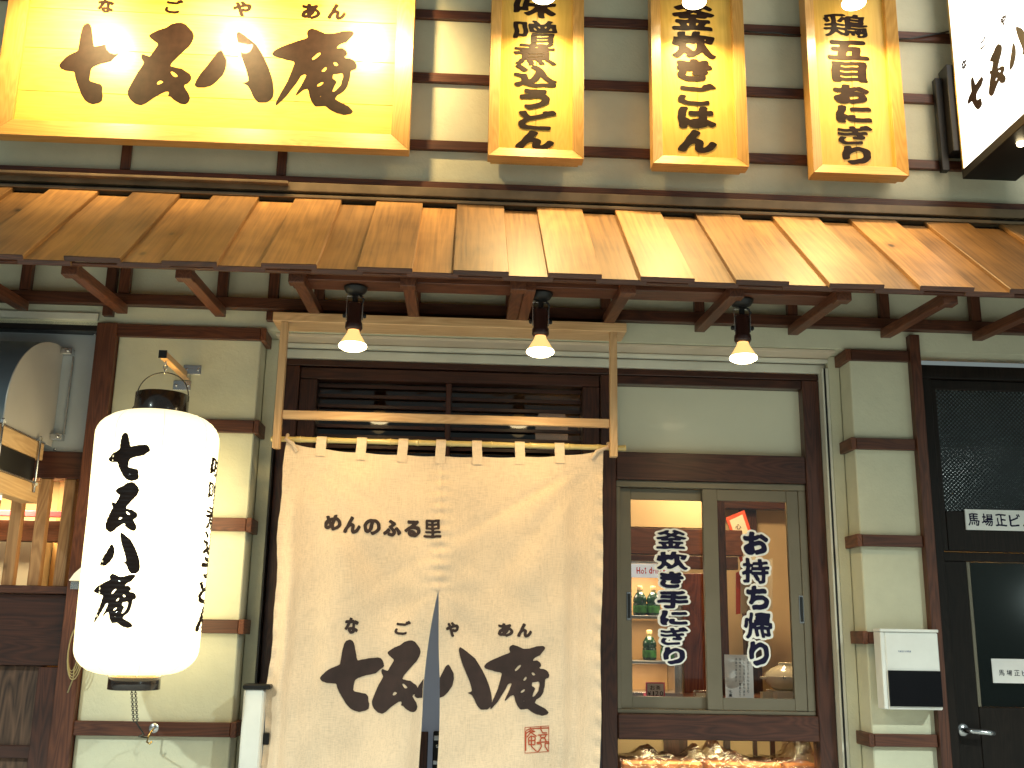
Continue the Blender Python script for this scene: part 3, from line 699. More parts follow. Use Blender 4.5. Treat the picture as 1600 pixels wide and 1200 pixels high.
slab('poster_edge', [(1150,895),(1157,892),(1157,959),(1150,960)], 1.397, .002, 'scroll_red', ws)
# clear acrylic box
r = rect(1087, 1079, 1106, 1095, .34)
ab = thing('acrylic_box', 'small clear acrylic box on the counter beside the centre stile', 'box', ((r[0]+r[1])/2, .34, zc))
box('box_wall', r[0], r[1], .34, .38, zc+.001, r[3], 'film', ab, .003)
box('box_card', r[0]+.006, r[1]-.006, .355, .358, zc+.003, r[3]-.01, 'scroll_paper', ab, 0)

# ---------------------------------------------------------------- display case below
zcase = zs0-.001
dc = thing('display_case', 'lit glass display case below the window sill', 'display case', (1.0, .22, .56))
box('case_floor', xm1+.004, xr0-.004, .20, .62, .56, .58, 'dark_wood_x', dc)
box('case_back', xm1+.004, xr0-.004, .62, .63, .58, zcase-.03, 'cream_wall', dc, 0)
box('case_glass', xm1+.004, xr0-.004, .185, .189, .553, zcase, 'glass', dc, 0)
zz = U(1100, 1184, .3)[1]
for a, b_ in ((1038, 1075), (1132, 1142), (1178, 1184), (1205, 1212)):
    x0, x1 = U(a, 1175, .6)[0], U(b_, 1175, .6)[0]; box('case_divider', x0, x1, .605, .6185, .58, zcase-.03, 'frame_wood_z', dc, 0)
box('case_shelf', xm1+.006, xr0-.006, .22, .60, zz-.20, zz-.185, 'dark_wood_x', dc)
lg = bpy.data.lights.new('case_light', 'AREA'); lg.shape = 'RECTANGLE'; lg.size = .7; lg.size_y = .03; lg.energy = 3.5; lg.color = (1, .80, .42)
lo = bpy.data.objects.new('case_light', lg); lo.location = (1.0, .225, zcase-.012); lo.rotation_euler = (R(25), 0, 0); link(lo, dc)
spans = ((966, 1096), (1100, 1218), (1220, 1272))
for k, (a, b_) in enumerate(spans):
    x0, x1 = U(a, 1185, .30)[0], U(b_, 1185, .30)[0]
    fp = thing('food_pack', ('long orange snack pack in crumpled clear film at the left of the display case', 'long orange snack pack in crumpled clear film at the middle of the display case', 'short orange snack pack in crumpled clear film at the right of the display case')[k], 'food pack', ((x0+x1)/2, .34, zz-.184), 'film wrapped packs in the display case')
    box('tray', x0+.006, x1-.006, .25, .45, zz-.183, zz-.012, 'orange_food', fp, .008)
    bm = bmesh.new(); nx, ny = 46, 16; rnd = random.Random(k+3); grid = []
    pk = [(rnd.uniform(.1, .9), rnd.uniform(.02, .05)) for _ in range(3)]+[((.93, .06), (.12, .06), (.45, .05))[k]]
    for j in range(ny+1):
        row = []
        for i in range(nx+1):
            u, v = i/nx, j/ny; x_ = x0+(x1-x0)*u; y_ = .235+.23*v
            h = sum(hh*math.exp(-((u-pu)*(x1-x0)/.03)**2) for pu, hh in pk)*(.4+.6*math.sin(math.pi*min(1, v*1.3)))
            row.append(bm.verts.new((x_-(x0+x1)/2, y_-.34, -.006+h+rnd.uniform(-.003, .003)+.004*math.sin(u*40+v*9))))
        grid.append(row)
    for j in range(ny):
        for i in range(nx): bm.faces.new((grid[j][i], grid[j][i+1], grid[j+1][i+1], grid[j+1][i]))
    fr_ = [bm.verts.new((v.co.x, v.co.y-.004, -.15)) for v in grid[0]]
    for i in range(nx): bm.faces.new((grid[0][i], fr_[i], fr_[i+1], grid[0][i+1]))
    bmobj('plastic_film', bm, 'film', fp, ((x0+x1)/2, .34, zz), False)

# room behind the lattice window
box('room_wall', -3.1, -1.38, .85, .88, 1.0, 2.2, IN, bld, 0)
box('room_wall', -1.38, -1.34, .245, .88, 1.0, 2.2, IN, bld, 0)
box('room_floor', -3.1, -1.38, .11, .85, 1.0, 1.03, 'dark_wood_x', bld, 0)
box('room_ceiling', -3.1, -1.38, .11, .85, 2.2, 2.23, 'dark_wood_x', bld, 0)
za = U(60, 822, .6)[1]
box('room_beam', -3.1, -1.385, .55, .60, za-.07, za+.02, 'dark_wood_x', bld)
box('pink_shelf_edge', -3.1, -1.385, .5, .52, za+.03, za+.055, 'pink', bld)
for px in (90, ): box('room_post', U(px, 870, .8)[0]-.02, U(px, 870, .8)[0]+.05, .78, .845, 1.03, 2.19, 'warmer_back', bld)
q = U(45, 880, .7); box('white_cabinet', q[0]-.35, q[0]+.06, .62, .84, 1.04, q[1]+.10, 'white_paint', bld)
area('kitchen_light', (-1.95, .45, 2.15), .3, 16, (1, .74, .36), (0, 0, 0), bld)
# warm glow seen through the transom
q = U(862, 672, .9); gp = thing('paper_lampshade', 'white lit paper shade glimpsed through the louvred transom', 'lamp', (q[0], .9, q[1]))
lathe('shade', [(0, -.10), (.075, -.095), (.08, 0), (.065, .075), (0, .08)], 'inner_glow', gp, (q[0], .9, q[1]), 24)

# ================================================================== CANOPY
can = thing('wooden_canopy', 'stained board canopy on brackets running across the whole shop front', 'canopy', (0, -.05, 3.185))
T0, B0 = Vector((0, -.05, 3.180)), Vector((0, -.65, 2.678))
dv = (B0-T0); Ls = dv.length; ang = math.atan2(dv.z, dv.y)
def board(xc, wd, lift, name='roof_board', ext0=0, ext1=0, th=.019):
    c = T0.lerp(B0, .5); nrm = Vector((0, dv.z, -dv.y)).normalized()
    if nrm.z < 0: nrm = -nrm
    c = c+nrm*lift+dv.normalized()*(ext1-ext0)/2; c.x = xc
    bm = bmesh.new(); bmesh.ops.create_cube(bm, size=1); bmesh.ops.scale(bm, vec=(wd, Ls+ext0+ext1, th), verts=bm.verts)
    bmesh.ops.bevel(bm, geom=list(bm.edges), offset=.0018, segments=1, affect='EDGES')
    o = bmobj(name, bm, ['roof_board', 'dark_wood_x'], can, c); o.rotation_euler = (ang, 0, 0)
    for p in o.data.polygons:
        if abs(p.normal.y) > .6: p.material_index = 1  # board ends darker: stain, with their shade put into the colour
    return o
P0 = -.0499-.322*7
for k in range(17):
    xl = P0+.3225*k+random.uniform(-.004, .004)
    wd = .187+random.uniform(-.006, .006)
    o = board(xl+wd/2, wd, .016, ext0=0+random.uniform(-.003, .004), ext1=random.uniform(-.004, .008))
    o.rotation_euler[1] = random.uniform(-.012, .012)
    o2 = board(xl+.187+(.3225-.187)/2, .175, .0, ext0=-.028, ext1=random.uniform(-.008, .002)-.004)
# battens beneath the boards, edge strip
zE = 2.69
bx = (XL+.5, 3.1)
box('eave_batten', *bx, -.640, -.615, 2.681, 2.690, 'dark_wood_x', can)
nrm = Vector((0, -.633, .774))
def along(t_, off):  # a point down the slope
    p = T0.lerp(B0, t_); return p.y+off*-.633, p.z+off*.774
for t_ in (.12, .5):
    y, z = along(t_, -.022); box('purlin', *bx, y-.015, y+.015, z-.018, z+.005, 'dark_wood_x', can)
# ledger on the wall
box('ledger', *bx, -.062, -.0235, 2.727, 2.772, 'dark_wood_x', can)
# fascia strips at the head
box('head_board', *bx, -.045, -.0235, 3.262, 3.300, 'dark_wood_x', can)
box('head_board', *bx, -.075, -.0235, 3.222, 3.260, 'flash_metal', can)
box('head_board', *bx, -.058, -.0235, 3.205, 3.219, 'black_gasket', can)
box('head_board', *bx, -.085, -.0235, 3.190, 3.203, 'flash_metal', can)
box('head_board', *bx, -.050, -.0235, 3.10, 3.186, 'black_gasket', can)
# short gutter ledge under the main sign
xg0, xg1 = U(165, 287, -.1)[0], U(450, 287, -.1)[0]
box('gutter_ledge', -2.6, xg1, -.105, -.0765, 3.240, 3.252, 'flash_metal', can)
# brackets
for k in range(-2, 12):
    x = -1.336+.3795*k
    if x > 3: continue
    bar('rafter', (x, -.585, 2.684), (x, -.040, 2.712), .042, .036, 'dark_wood_y', can)
    box('rafter_nose', x-.027, x+.027, -.606, -.560, 2.656, 2.700, 'dark_wood_y', can)
    box('bracket_post', x-.020, x+.020, -.055, -.024, 2.774, 3.09, 'dark_wood_z', can)
    if k == 4: bar('rafter', (x+.043, -.57, 2.684), (x+.043, -.040, 2.712), .039, .036, 'dark_wood_y', can)
box('mounting_board', -.62, 1.33, -.50, -.39, 2.704, 2.742, 'dark_wood_x', can)

# ================================================================== SIGNS
def frame_bevel(par, x0, x1, z0, z1, yb, yf, wd, mx, mz, top=True):
    "mitred frame; its inner edge sits lower than the outer one"
    def rail(name, A_, B_, C_, D_, mat):
        # outer A-B, inner D-C; outer at yf, inner at yf+.018
        bm = bmesh.new(); c = Vector(((A_[0]+C_[0])/2, (yb+yf)/2, (A_[1]+C_[1])/2))
        pts = [(A_[0], yf, A_[1]), (B_[0], yf, B_[1]), (C_[0], yf+.016, C_[1]), (D_[0], yf+.016, D_[1])]
        v0 = [bm.verts.new(Vector(p)-c) for p in pts]; v1 = [bm.verts.new(Vector((p[0], yb, p[2]))-c) for p in pts]
        bm.faces.new(v0); bm.faces.new(v1[::-1])
        for i in range(4): bm.faces.new((v0[i], v1[i], v1[(i+1) % 4], v0[(i+1) % 4]))
        bmesh.ops.recalc_face_normals(bm, faces=bm.faces)
        bmesh.ops.bevel(bm, geom=list(bm.edges), offset=.0012, segments=1, affect='EDGES')
        bmobj(name, bm, mat, par, c)
    o = [(x0, z0), (x1, z0), (x1, z1), (x0, z1)]; n = [(x0+wd, z0+wd), (x1-wd, z0+wd), (x1-wd, z1-wd), (x0+wd, z1-wd)]
    rail('frame_rail', o[0], o[1], n[1], n[0], mx); rail('frame_rail', o[1], o[2], n[2], n[1], mz)
    rail('frame_rail', o[2], o[3], n[3], n[2], mx); rail('frame_rail', o[3], o[0], n[0], n[3], mz)
SY = -.12
# main sign
mx1, mz0 = U(641, 180, SY)[0], U(320, 222, SY)[1]
mx0, mz1 = -1.905, 4.33
ms = thing('main_signboard', 'broad glossy wooden signboard with black brush characters 七五八庵', 'signboard', ((mx0+mx1)/2, -.03, mz0))
box('back_board', mx0+.02, mx1-.02, -.06, -.024, mz0+.02, mz1-.02, 'sign_frame_x', ms)
frame_bevel(ms, mx0, mx1, mz0, mz1, -.061, SY, .075, 'sign_frame_x', 'sign_frame_z')
pzs = [mz0+.055]
for py in (153, 86, 24): pzs.append(U(320, py, -.085)[1])
while pzs[-1] < mz1-.3: pzs.append(pzs[-1]+.185)
pzs.append(mz1-.055)
for a, b_ in zip(pzs, pzs[1:]):
    box('plank', mx0+.055, mx1-.055, -.086, -.0615, a+.0006, b_-.0006, 'sign_wood_x', ms, .0012)
PY = -.0868
for ch, a in (('seven', (93, 37, 184, 162)), ('five', (205, 35, 302, 165)), ('eight', (307, 50, 430, 158)), ('hermitage', (424, 45, 557, 177))):
    write('character', ch, flat(rect(*a, PY), PY), 'ink', ms)
for ch, a in (('な', (153, -2, 178, 20)), ('ご', (258, -1, 286, 21)), ('や', (364, 2, 393, 26)), ('あ', (471, 6, 501, 30)), ('ん', (512, 6, 541, 31))):
    write('character', ch, flat(rect(*a, PY), PY), 'ink', ms)
# three upright signs
def upright(label, px0, px1, pyb, chars, group='upright wooden menu signs'):
    x0 = U(px0, pyb-120, SY)[0]; x1 = U(px1, pyb-120, SY)[0]; z0 = U((px0+px1)/2, pyb, SY)[1]; z1 = z0+1.12
    s = thing('upright_sign', label, 'signboard', ((x0+x1)/2, -.03, z0), group)
    box('back_board', x0+.012, x1-.012, -.065, -.024, z0+.012, z1-.012, 'sign_frame_z', s)
    frame_bevel(s, x0, x1, z0, z1, -.066, SY-.01, .044, 'sign_frame_x', 'sign_frame_z')
    xm = (x0+x1)/2
    box('plank', x0+.032, xm-.0006, -.092, -.0665, z0+.032, z1-.032, 'sign_wood_z', s, .0012)
    box('plank', xm+.0006, x1-.032, -.092, -.0665, z0+.032, z1-.032, 'sign_wood_z', s, .0012)
    for c in chars: write('character', c[0], flat(rect(c[1]-1, c[2]-1, c[3]+1, c[4]+1, -.0935), -.0935), 'ink', s, fat=1.2)
    return s
upright('upright wooden sign reading 味噌煮込うどん, nearest the broad main signboard', 765, 912, 247,
    [('味',804,-9,868,27),('噌',803,33,870,66),('煮',803,67,868,101),('込',804,103,869,135),('う',813,140,858,170),('ど',811,173,868,202),('ん',806,205,865,233)])
upright('upright wooden sign reading 釜炊きごはん, middle one of the three', 1018, 1165, 259,
    [('釜',1051,5,1115,47),('炊',1051,50,1117,90),('き',1059,93,1112,126),('ご',1060,131,1118,164),('は',1060,167,1118,200),('ん',1060,204,1119,238)])
upright('upright wooden sign reading 鶏五目おにぎり, nearest the glowing box sign', 1264, 1410, 273,
    [('鶏',1288,23,1354,57),('五',1294,64,1357,93),('目',1300,97,1354,127),('お',1303,133,1357,161),('に',1307,166,1361,191),('ぎ',1310,197,1363,225),('り',1317,229,1360,256)])
# glowing box sign at the right, standing out from the wall
bxx = 2.052; bz0 = 3.405
bs = thing('box_sign', 'glowing white projecting box sign with dark frame at the right edge', 'sign', (bxx+.1, -.1, bz0))
ya, yb_ = -.10, -1.30
box('sign_face', bxx, bxx+.006, yb_+.012, ya-.012, bz0+.012, 4.6, 'box_face', bs, 0)
box('sign_face', bxx+.214, bxx+.22, yb_+.012, ya-.012, bz0+.012, 4.6, 'box_face', bs, 0)
box('sign_case', bxx-.004, bxx+.224, yb_, ya, bz0-.03, bz0+.011, 'black_metal', bs)
box('sign_case', bxx-.004, bxx+.224, ya-.011, ya, bz0+.012, 4.6, 'brass', bs)
box('sign_case', bxx-.004, bxx+.224, yb_, yb_+.011, bz0+.012, 4.6, 'black_metal', bs)
box('sign_bracket', bxx-.03, bxx+.20, -.099, -.024, bz0+.10, bz0+.50, 'black_metal', bs)
box('sign_bracket', bxx-.062, bxx-.031, -.055, -.024, bz0+.03, bz0+.46, 'black_metal', bs)
def side(y0, y1, z0, z1): return lambda u, v: (bxx-.0015, y0+(y1-y0)*u, z0+(z1-z0)*v)
for ch, a in (('seven', (-.19, -.33, 3.60, 3.76)), ('five', (-.36, -.49, 3.60, 3.78)), ('eight', (-.52, -.67, 3.60, 3.77)), ('hermitage', (-.70, -.87, 3.59, 3.78))):
    write('character', ch, side(*a), 'ink', bs)
for ch, y in (('な', -.17), ('ご', -.33), ('や', -.49), ('あ', -.66), ('ん', -.74)):
    write('character', ch, side(y, y-.045, 3.83, 3.87), 'ink', bs)
lathe('lamp_dot', [(0, -.02), (.014, -.012), (.016, 0), (0, .001)], 'bulb_glow', bs, (bxx+.06, -.44, bz0-.031), 12)

# ================================================================== LAMPS
def spot(name, loc, target, power, angle, blend, par, rad=.03, col=LAMP):
    l = bpy.data.lights.new(name, 'SPOT'); l.energy = power; l.spot_size = R(angle); l.spot_blend = min(1, blend+.2); l.shadow_soft_size = rad; l.color = col
    o = bpy.data.objects.new(name, l); o.location = loc
    o.rotation_euler = (Vector(target)-Vector(loc)).to_track_quat('-Z', 'Y').to_euler(); return link(o, par)
def canopy_lamp(px, py0, label):
    x = U(px, py0, -.43)[0]; y = -.43; z = 2.703
    t_ = thing('canopy_spotlight', label, 'spotlight', (x, y, z), 'spotlights hanging under the canopy')
    lathe('ceiling_cup', [(0, 0), (.044, 0), (.043, -.006), (.034, -.020), (.018, -.028), (0, -.029)], 'black_metal', t_, (x, y, z), 32)
    box('swivel_stem', x-.009, x+.009, y-.009, y+.009, z-.062, z-.026, 'black_metal', t_, .003)
    tube('cable_loop', [(x+.004, y, z-.028), (x+.022, y-.004, z-.034), (x+.032, y-.004, z-.048), (x+.026, y-.003, z-.062), (x+.012, y, z-.068)], .0042, 'black_metal', t_, 8)
    o = box('yoke', x-.030, x-.027, y-.006, y+.006, z-.120, z-.036, 'steel', t_, .0008)
    box('yoke', x+.027, x+.030, y-.006, y+.006, z-.120, z-.036, 'steel', t_, .0008)
    box('yoke', x-.030, x+.030, y-.006, y+.006, z-.036, z-.033, 'steel', t_, .0008)
    for s_ in (-1, 1):
        k_ = lathe('wing_screw', [(0, 0), (.008, .001), (.009, .007), (.006, .011), (0, .012)], 'black_metal', t_, (x+s_*.0305, y, z-.106), 14); k_.rotation_euler = (0, s_*R(90), 0)
    lathe('socket', [(0, -.058), (.022, -.060), (.026, -.066), (.026, -.130), (.030, -.134), (.031, -.152), (.026, -.160), (0, -.161)], 'socket_brown', t_, (x, y, z), 32)
    lathe('bulb_neck', [(.020, -.161), (.022, -.170), (.034, -.190), (.047, -.212)], 'bulb_body', t_, (x, y, z), 32)
    lathe('bulb_face', [(.047, -.212), (.050, -.218), (.048, -.224), (.034, -.232), (.016, -.236), (0, -.237)], 'bulb_glow', t_, (x, y, z), 32)
    spot('spot_light', (x, y, z-.243), (x, y+.10, z-1.2), 23, 150, .9, t_, .04)
canopy_lamp(555, 470, 'black spotlight with lit bulb hanging over the left half of the curtain')
canopy_lamp(845, 475, 'black spotlight with lit bulb hanging over the right half of the curtain')
canopy_lamp(1159, 488, 'black spotlight with lit bulb hanging over the sliding window')
# gooseneck lamps over the signs
def sign_lamp(px, py, Y, label, power=92, tz=.9, ty=-.45, angle=150, pt=2.0):
    x, z = U(px, py, Y)
    t_ = thing('sign_lamp', label, 'lamp', (x, Y, z), 'lamps lighting the wooden signs')
    tube('lamp_arm', [(x, -.02, 4.50), (x, -.20, 4.52), (x, Y+.02, 4.46), (x, Y, 4.36), (x, Y, z+.135)], .008, 'black_metal', t_, 8)
    lathe('wall_plate', [(0, 0), (.035, 0), (.035, .012), (0, .014)], 'black_metal', t_, (x, -.006, 4.50), 20).rotation_euler = (R(90), 0, 0)
    lathe('socket', [(0, .14), (.022, .138), (.026, .13), (.026, .075), (.030, .07), (.030, .052), (0, .05)], 'socket_brown', t_, (x, Y, z), 24)
    lathe('bulb_neck', [(.020, .05), (.022, .042), (.036, .022), (.047, .004)], 'bulb_body', t_, (x, Y, z), 24)
    lathe('bulb_face', [(.047, .004), (.050, -.002), (.048, -.008), (.034, -.016), (.016, -.020), (0, -.021)], 'bulb_glow', t_, (x, Y, z), 24)
    spot('spot_light', (x, Y, z-.026), (x, ty, z-tz), power, angle, .8, t_, .035)
    return t_
sign_lamp(849, -6, -.20, 'lit bulb at the top of the upright sign nearest the broad main signboard')
sign_lamp(1085, 2, -.20, 'lit bulb at the top of the middle upright sign')
sign_lamp(1334, 4, -.20, 'lit bulb at the top of the upright sign nearest the glowing box sign')
for px, lb in ((98, 'left bulb over the main signboard, above the character 七'), (333, 'middle bulb over the main signboard, between the characters 五 and 八'), (556, 'right bulb over the main signboard, beside the character 庵')):
    sign_lamp(px, -77, -.40, lb, 125, .50, .42, 126)
# loose wires on the upper wall
wr = [U(p, q, -.03) for p, q in ((1400, 62), (1425, 60), (1447, 56), (1470, 52), (1500, 45))]
tag(tube('wall_cable', [(a, -.03, b_) for a, b_ in wr], .004, 'cable'), 'thin dark cable running along the upper batten beside the box sign', 'cable')
wr = [U(p, q, -.03) for p, q in ((1160, 48), (1185, 51), (1210, 51), (1230, 54), (1255, 55))]
tag(tube('wall_cable', [(a, -.03, b_) for a, b_ in wr], .004, 'cable'), 'thin dark cable between the middle and right upright signs', 'cable')

# ================================================================== NOREN
RY = -.12
rk = thing('curtain_rack', 'pale wooden hanging rack with a bamboo pole over the doorway', 'rack', (0, RY, 2.67))
bz = U(700, 505, RY)[1]
x0, x1 = U(428, 493, RY)[0], U(978, 515, RY)[0]
box('top_beam', x0, x1, RY-.02, RY+.12, bz-.018, bz+.018, 'light_wood_x', rk)
ux0, ux1 = U(439, 600, RY)[0], U(958, 610, RY)[0]
zb_ = U(700, 708, RY)[1]
for x in (ux0, ux1): box('upright', x-.014, x+.014, RY-.018, RY+.012, zb_, bz-.0185, 'light_wood_z', rk)
zc_ = U(700, 655, RY)[1]
box('crossbar', ux0+.015, ux1-.015, RY-.012, RY+.012, zc_-.016, zc_+.016, 'light_wood_x', rk)
pzl = U(700, 691, RY)[1]; PYY = RY+.026
# bamboo pole
prof = []; x = U(420, 690, RY)[0]; xe = U(979, 700, RY)[0]; Lp = xe-x; z_ = 0; rnd = random.Random(4)
nodes = []
while z_ < Lp:
    sgm = rnd.uniform(.10, .16); e_ = min(Lp, z_+sgm)
    prof += [(.0115, z_+.004), (.0105, z_+.02), (.0105, e_-.02), (.0118, e_-.004), (.0135, e_-.001), (.0105, e_+.001)]; z_ = e_
simple('bamboo', (.62, .46, .17), .3, var=.15, vscale=8, coat=.4)
pole = lathe('bamboo_pole', [(0, 0)]+prof+[(0, Lp+.002)], 'bamboo', rk, (x, PYY, pzl), 14); pole.rotation_euler = (0, R(90), 0)
# cloth
KY = RY+.020
zT = pzl-.028; zB = .62
zslit = U(684, 925, KY)[1]
def lerp(a, b, t): return a+(b-a)*t
XLt, XLb = U(441, 760, KY)[0], U(409, 1200, KY)[0]
XRt, XRb = U(943, 760, KY)[0], U(937, 1200, KY)[0]
zq = U(684, 1200, KY)[1]; zq0 = U(684, 740, KY)[1]
def edges(z):
    t = max(0, (zq0-z)/(zq0-zq)); xl = lerp(XLt, XLb, t**1.1)+.004*math.sin(z*9)+.003*math.sin(z*23); xr = lerp(XRt, XRb, t)+.003*math.sin(z*11+1)
    xm = lerp(U(689, 740, KY)[0], U(684, 925, KY)[0], min(1, max(0, (zq0-z)/(zq0-zslit))))
    if z < zslit:
        d = zslit-z; open_ = .046*min(1, d/.34)**.75+.012*min(1, d/.7)
        xml = xm-open_*.80-.002*math.sin(z*14); xmr = xm+.0185*min(1, d/.30)**.8+.003*math.sin(z*12)
    else: xml = xmr = xm
    return xl, xml, xmr, xr
def topz(u):
    # hanging edge: hitched up at both corners, small sags between the tabs
    k = min(u, 1-u); s_ = -.030*(1-math.exp(-k/.10))-.012*math.sin(math.pi*u)
    return zT+.020+s_-.004*abs(math.sin(u*math.pi*8))
def depth(u, z):
    t = (zT-z); d = 0
    # long soft folds
    d += .012*math.sin(u*21+1.2*t)*min(1, t/.5)*math.exp(-((u-.5)/.6)**2)
    d += .016*math.exp(-((u-.93+.02*t)/.030)**2)*min(1, t*2.0)-.014*math.exp(-((u-.86-.03*math.sin(t*2))/.032)**2)*min(1, t*1.4)
    d += -.016*math.exp(-((u-.045)/.022)**2)*min(1, t*1.6)+.012*math.exp(-((u-.11-.03*t)/.035)**2)*min(1, t*1.2)
    # drags from the hitched corners
    for u0, sg in ((0, 1), (1, -1)):
        for a_, am in ((.42, .008), (.85, .007), (1.7, .005)):
            q = (u-u0)*sg*1.24-a_*t*1.0; d += am*math.exp(-(q/(.030+.06*t))**2)*math.exp(-t/.65)*min(1, t*7)*(1 if sg < 0 or a_ < 1 else .6)
    # fan of creases round the head of the slit
    ds = z-zslit; r_ = math.hypot((u-.5)*1.25, ds)+1e-4; an = math.atan2(ds, (u-.5)*1.25)
    d += .0016*math.sin(an*7+2)*math.exp(-((r_-.16)/.10)**2)
    if z < zslit:
        e_ = zslit-z; side_ = (.5-u) if u < .5 else (u-.5)
        d += .022*math.exp(-(side_/.035)**2)*min(1, e_*2)**2-.009*math.exp(-((side_-.10-.05*e_)/.05)**2)*min(1, e_*1.6)**2
        d += .009*math.exp(-((side_-.20-.22*e_)/.055)**2)*min(1, e_*1.8)**2
    else:
        d += .0018*math.sin(z*150)*math.exp(-((u-.5)/.03)**2)-.003*math.exp(-((u-.5)/.006)**2)
    # puckered side hems
    k = min(u, 1-u); d += .0022*math.sin(z*95+u*40)*math.exp(-(k/.020)**2)
    d += .0016*math.sin(u*33+z*17)+.0012*math.sin(z*29-u*18)
    return d
def cloth(u, z, off=0):
    xl, xml, xmr, xr = edges(z)
    x = lerp(xl, xml, u*2) if u <= .5 else lerp(xmr, xr, u*2-1)
    f = min(1, max(0, (zT-z)/.10)); f = max(f, .15)
    return Vector((x, KY+depth(u, z)*f*1.4+off, z))
cur = thing('noren_curtain', 'beige linen shop curtain with black brush characters hanging over the door', 'curtain', (0, KY, pzl))
nu, nv = 240, 240; verts = []; faces = []
for half in (0, 1):
    base = len(verts)
    for j in range(nv+1):
        for i in range(nu//2+1):
            u = (half+i/(nu//2))*.5
            if half == 0 and i == nu//2: u = .5-1e-6
            if half == 1 and i == 0: u = .5+1e-6
            v = (j/nv); zt_ = topz(u); z = lerp(zt_, zB, v); verts.append(cloth(u, z))
    W_ = nu//2+1
    for j in range(nv):
        for i in range(nu//2): a = base+j*W_+i; faces.append((a, a+W_, a+W_+1, a+1))
me = bpy.data.meshes.new('cloth'); c = Vector((0, KY, 1.5)); me.from_pydata([v-c for v in verts], [], faces); me.materials.append(M['linen'])
for p in me.polygons: p.use_smooth = True
clo = bpy.data.objects.new('cloth', me); clo.location = c; link(clo, cur)
# tabs looped over the pole
for px in (502, 565, 630, 689, 745, 812, 874):
    x = U(px, 700, KY)[0]; u = (x-edges(zT)[0])/(edges(zT)[3]-edges(zT)[0]); zt_ = topz(u)
    bm = bmesh.new(); hw = .0185; prof_ = []
    for k in range(9):
        a = math.pi*k/8; prof_.append((PYY-.0145*math.cos(a), pzl+.0145*math.sin(a)))
    prof_ = [(KY-.004, zt_-.028), (KY-.004, zt_+.0), (PYY-.0145, pzl-.006)]+prof_+[(PYY+.0145, pzl-.006), (KY+.004, zt_+.0), (KY+.004, zt_-.02)]
    cc = Vector((x, PYY, pzl)); lean = rnd.uniform(-.004, .004)
    rows = []
    for (yy, zz_) in prof_:
        rows.append([bm.verts.new(Vector((x+s_*hw+lean*(1 if zz_ < pzl-.02 else 0), yy, zz_))-cc) for s_ in (-1, -.3, .3, 1)])
    for a, b_ in zip(rows, rows[1:]):
        for i in range(3): bm.faces.new((a[i], a[i+1], b_[i+1], b_[i]))
    o = bmobj('hanging_tab', bm, 'linen', cur, cc, True)
# corner ties
for s_, u in ((-1, .012), (1, .988)):
    p = cloth(u, topz(u)); xk = (ux0+.03) if s_ < 0 else (ux1-.02)
    tube('corner_tie', [(p.x-s_*.03, p.y-.004, p.z-.035), (p.x-s_*.012, p.y-.006, p.z-.004), (xk, PYY-.016, pzl-.002), (xk+.004, PYY, pzl+.016), (xk+.002, PYY+.014, pzl)], .007, 'linen', cur, 8)
def on_cloth(u0, u1, z0, z1): return lambda u, v: cloth(u0+(u1-u0)*u, z0+(z1-z0)*v, -.0022)
def u_of(px, py):
    x, z = U(px, py, KY); xl, xml, xmr, xr = edges(z)
    return .5*(x-xl)/(xml-xl) if x < (xml+xmr)/2 else .5+.5*(x-xmr)/(xr-xmr)
def noren_char(ch, px0, py0, px1, py1, mat='cloth_ink', us=None, **kw):
    my = (py0+py1)/2; mx = (px0+px1)/2
    u0, u1 = us or (u_of(px0, my), u_of(px1, my)); z0, z1 = U(mx, py1, KY)[1], U(mx, py0, KY)[1]
    def skip(q): 
        uu = [u0+(u1-u0)*p[0] for p in q]; zz_ = z0
        return min(uu) < .5 < max(uu) and z0 < zslit
    return write('character', ch, on_cloth(u0, u1, z0, z1), mat, cur, skip=skip, **kw)
for c_ in (('め',507,804,534,829),('ん',537,807,564,834),('の',568,811,595,836),('ふ',599,812,627,838),('る',632,813,657,839),('里',662,812,690,841)): noren_char(*c_)
for c_ in (('な',539,965,560,990),('ご',617,970,641,992),('や',697,972,717,995),('あ',778,974,802,995),('ん',808,974,831,996)): noren_char(*c_)
noren_char('seven', 501, 1000, 598, 1112); noren_char('five', 584, 1001, 655, 1115)
noren_char('eight', 657, 1012, 768, 1108, us=(.474, u_of(768, 1060)), step=1); noren_char('hermitage', 758, 1008, 858, 1117)
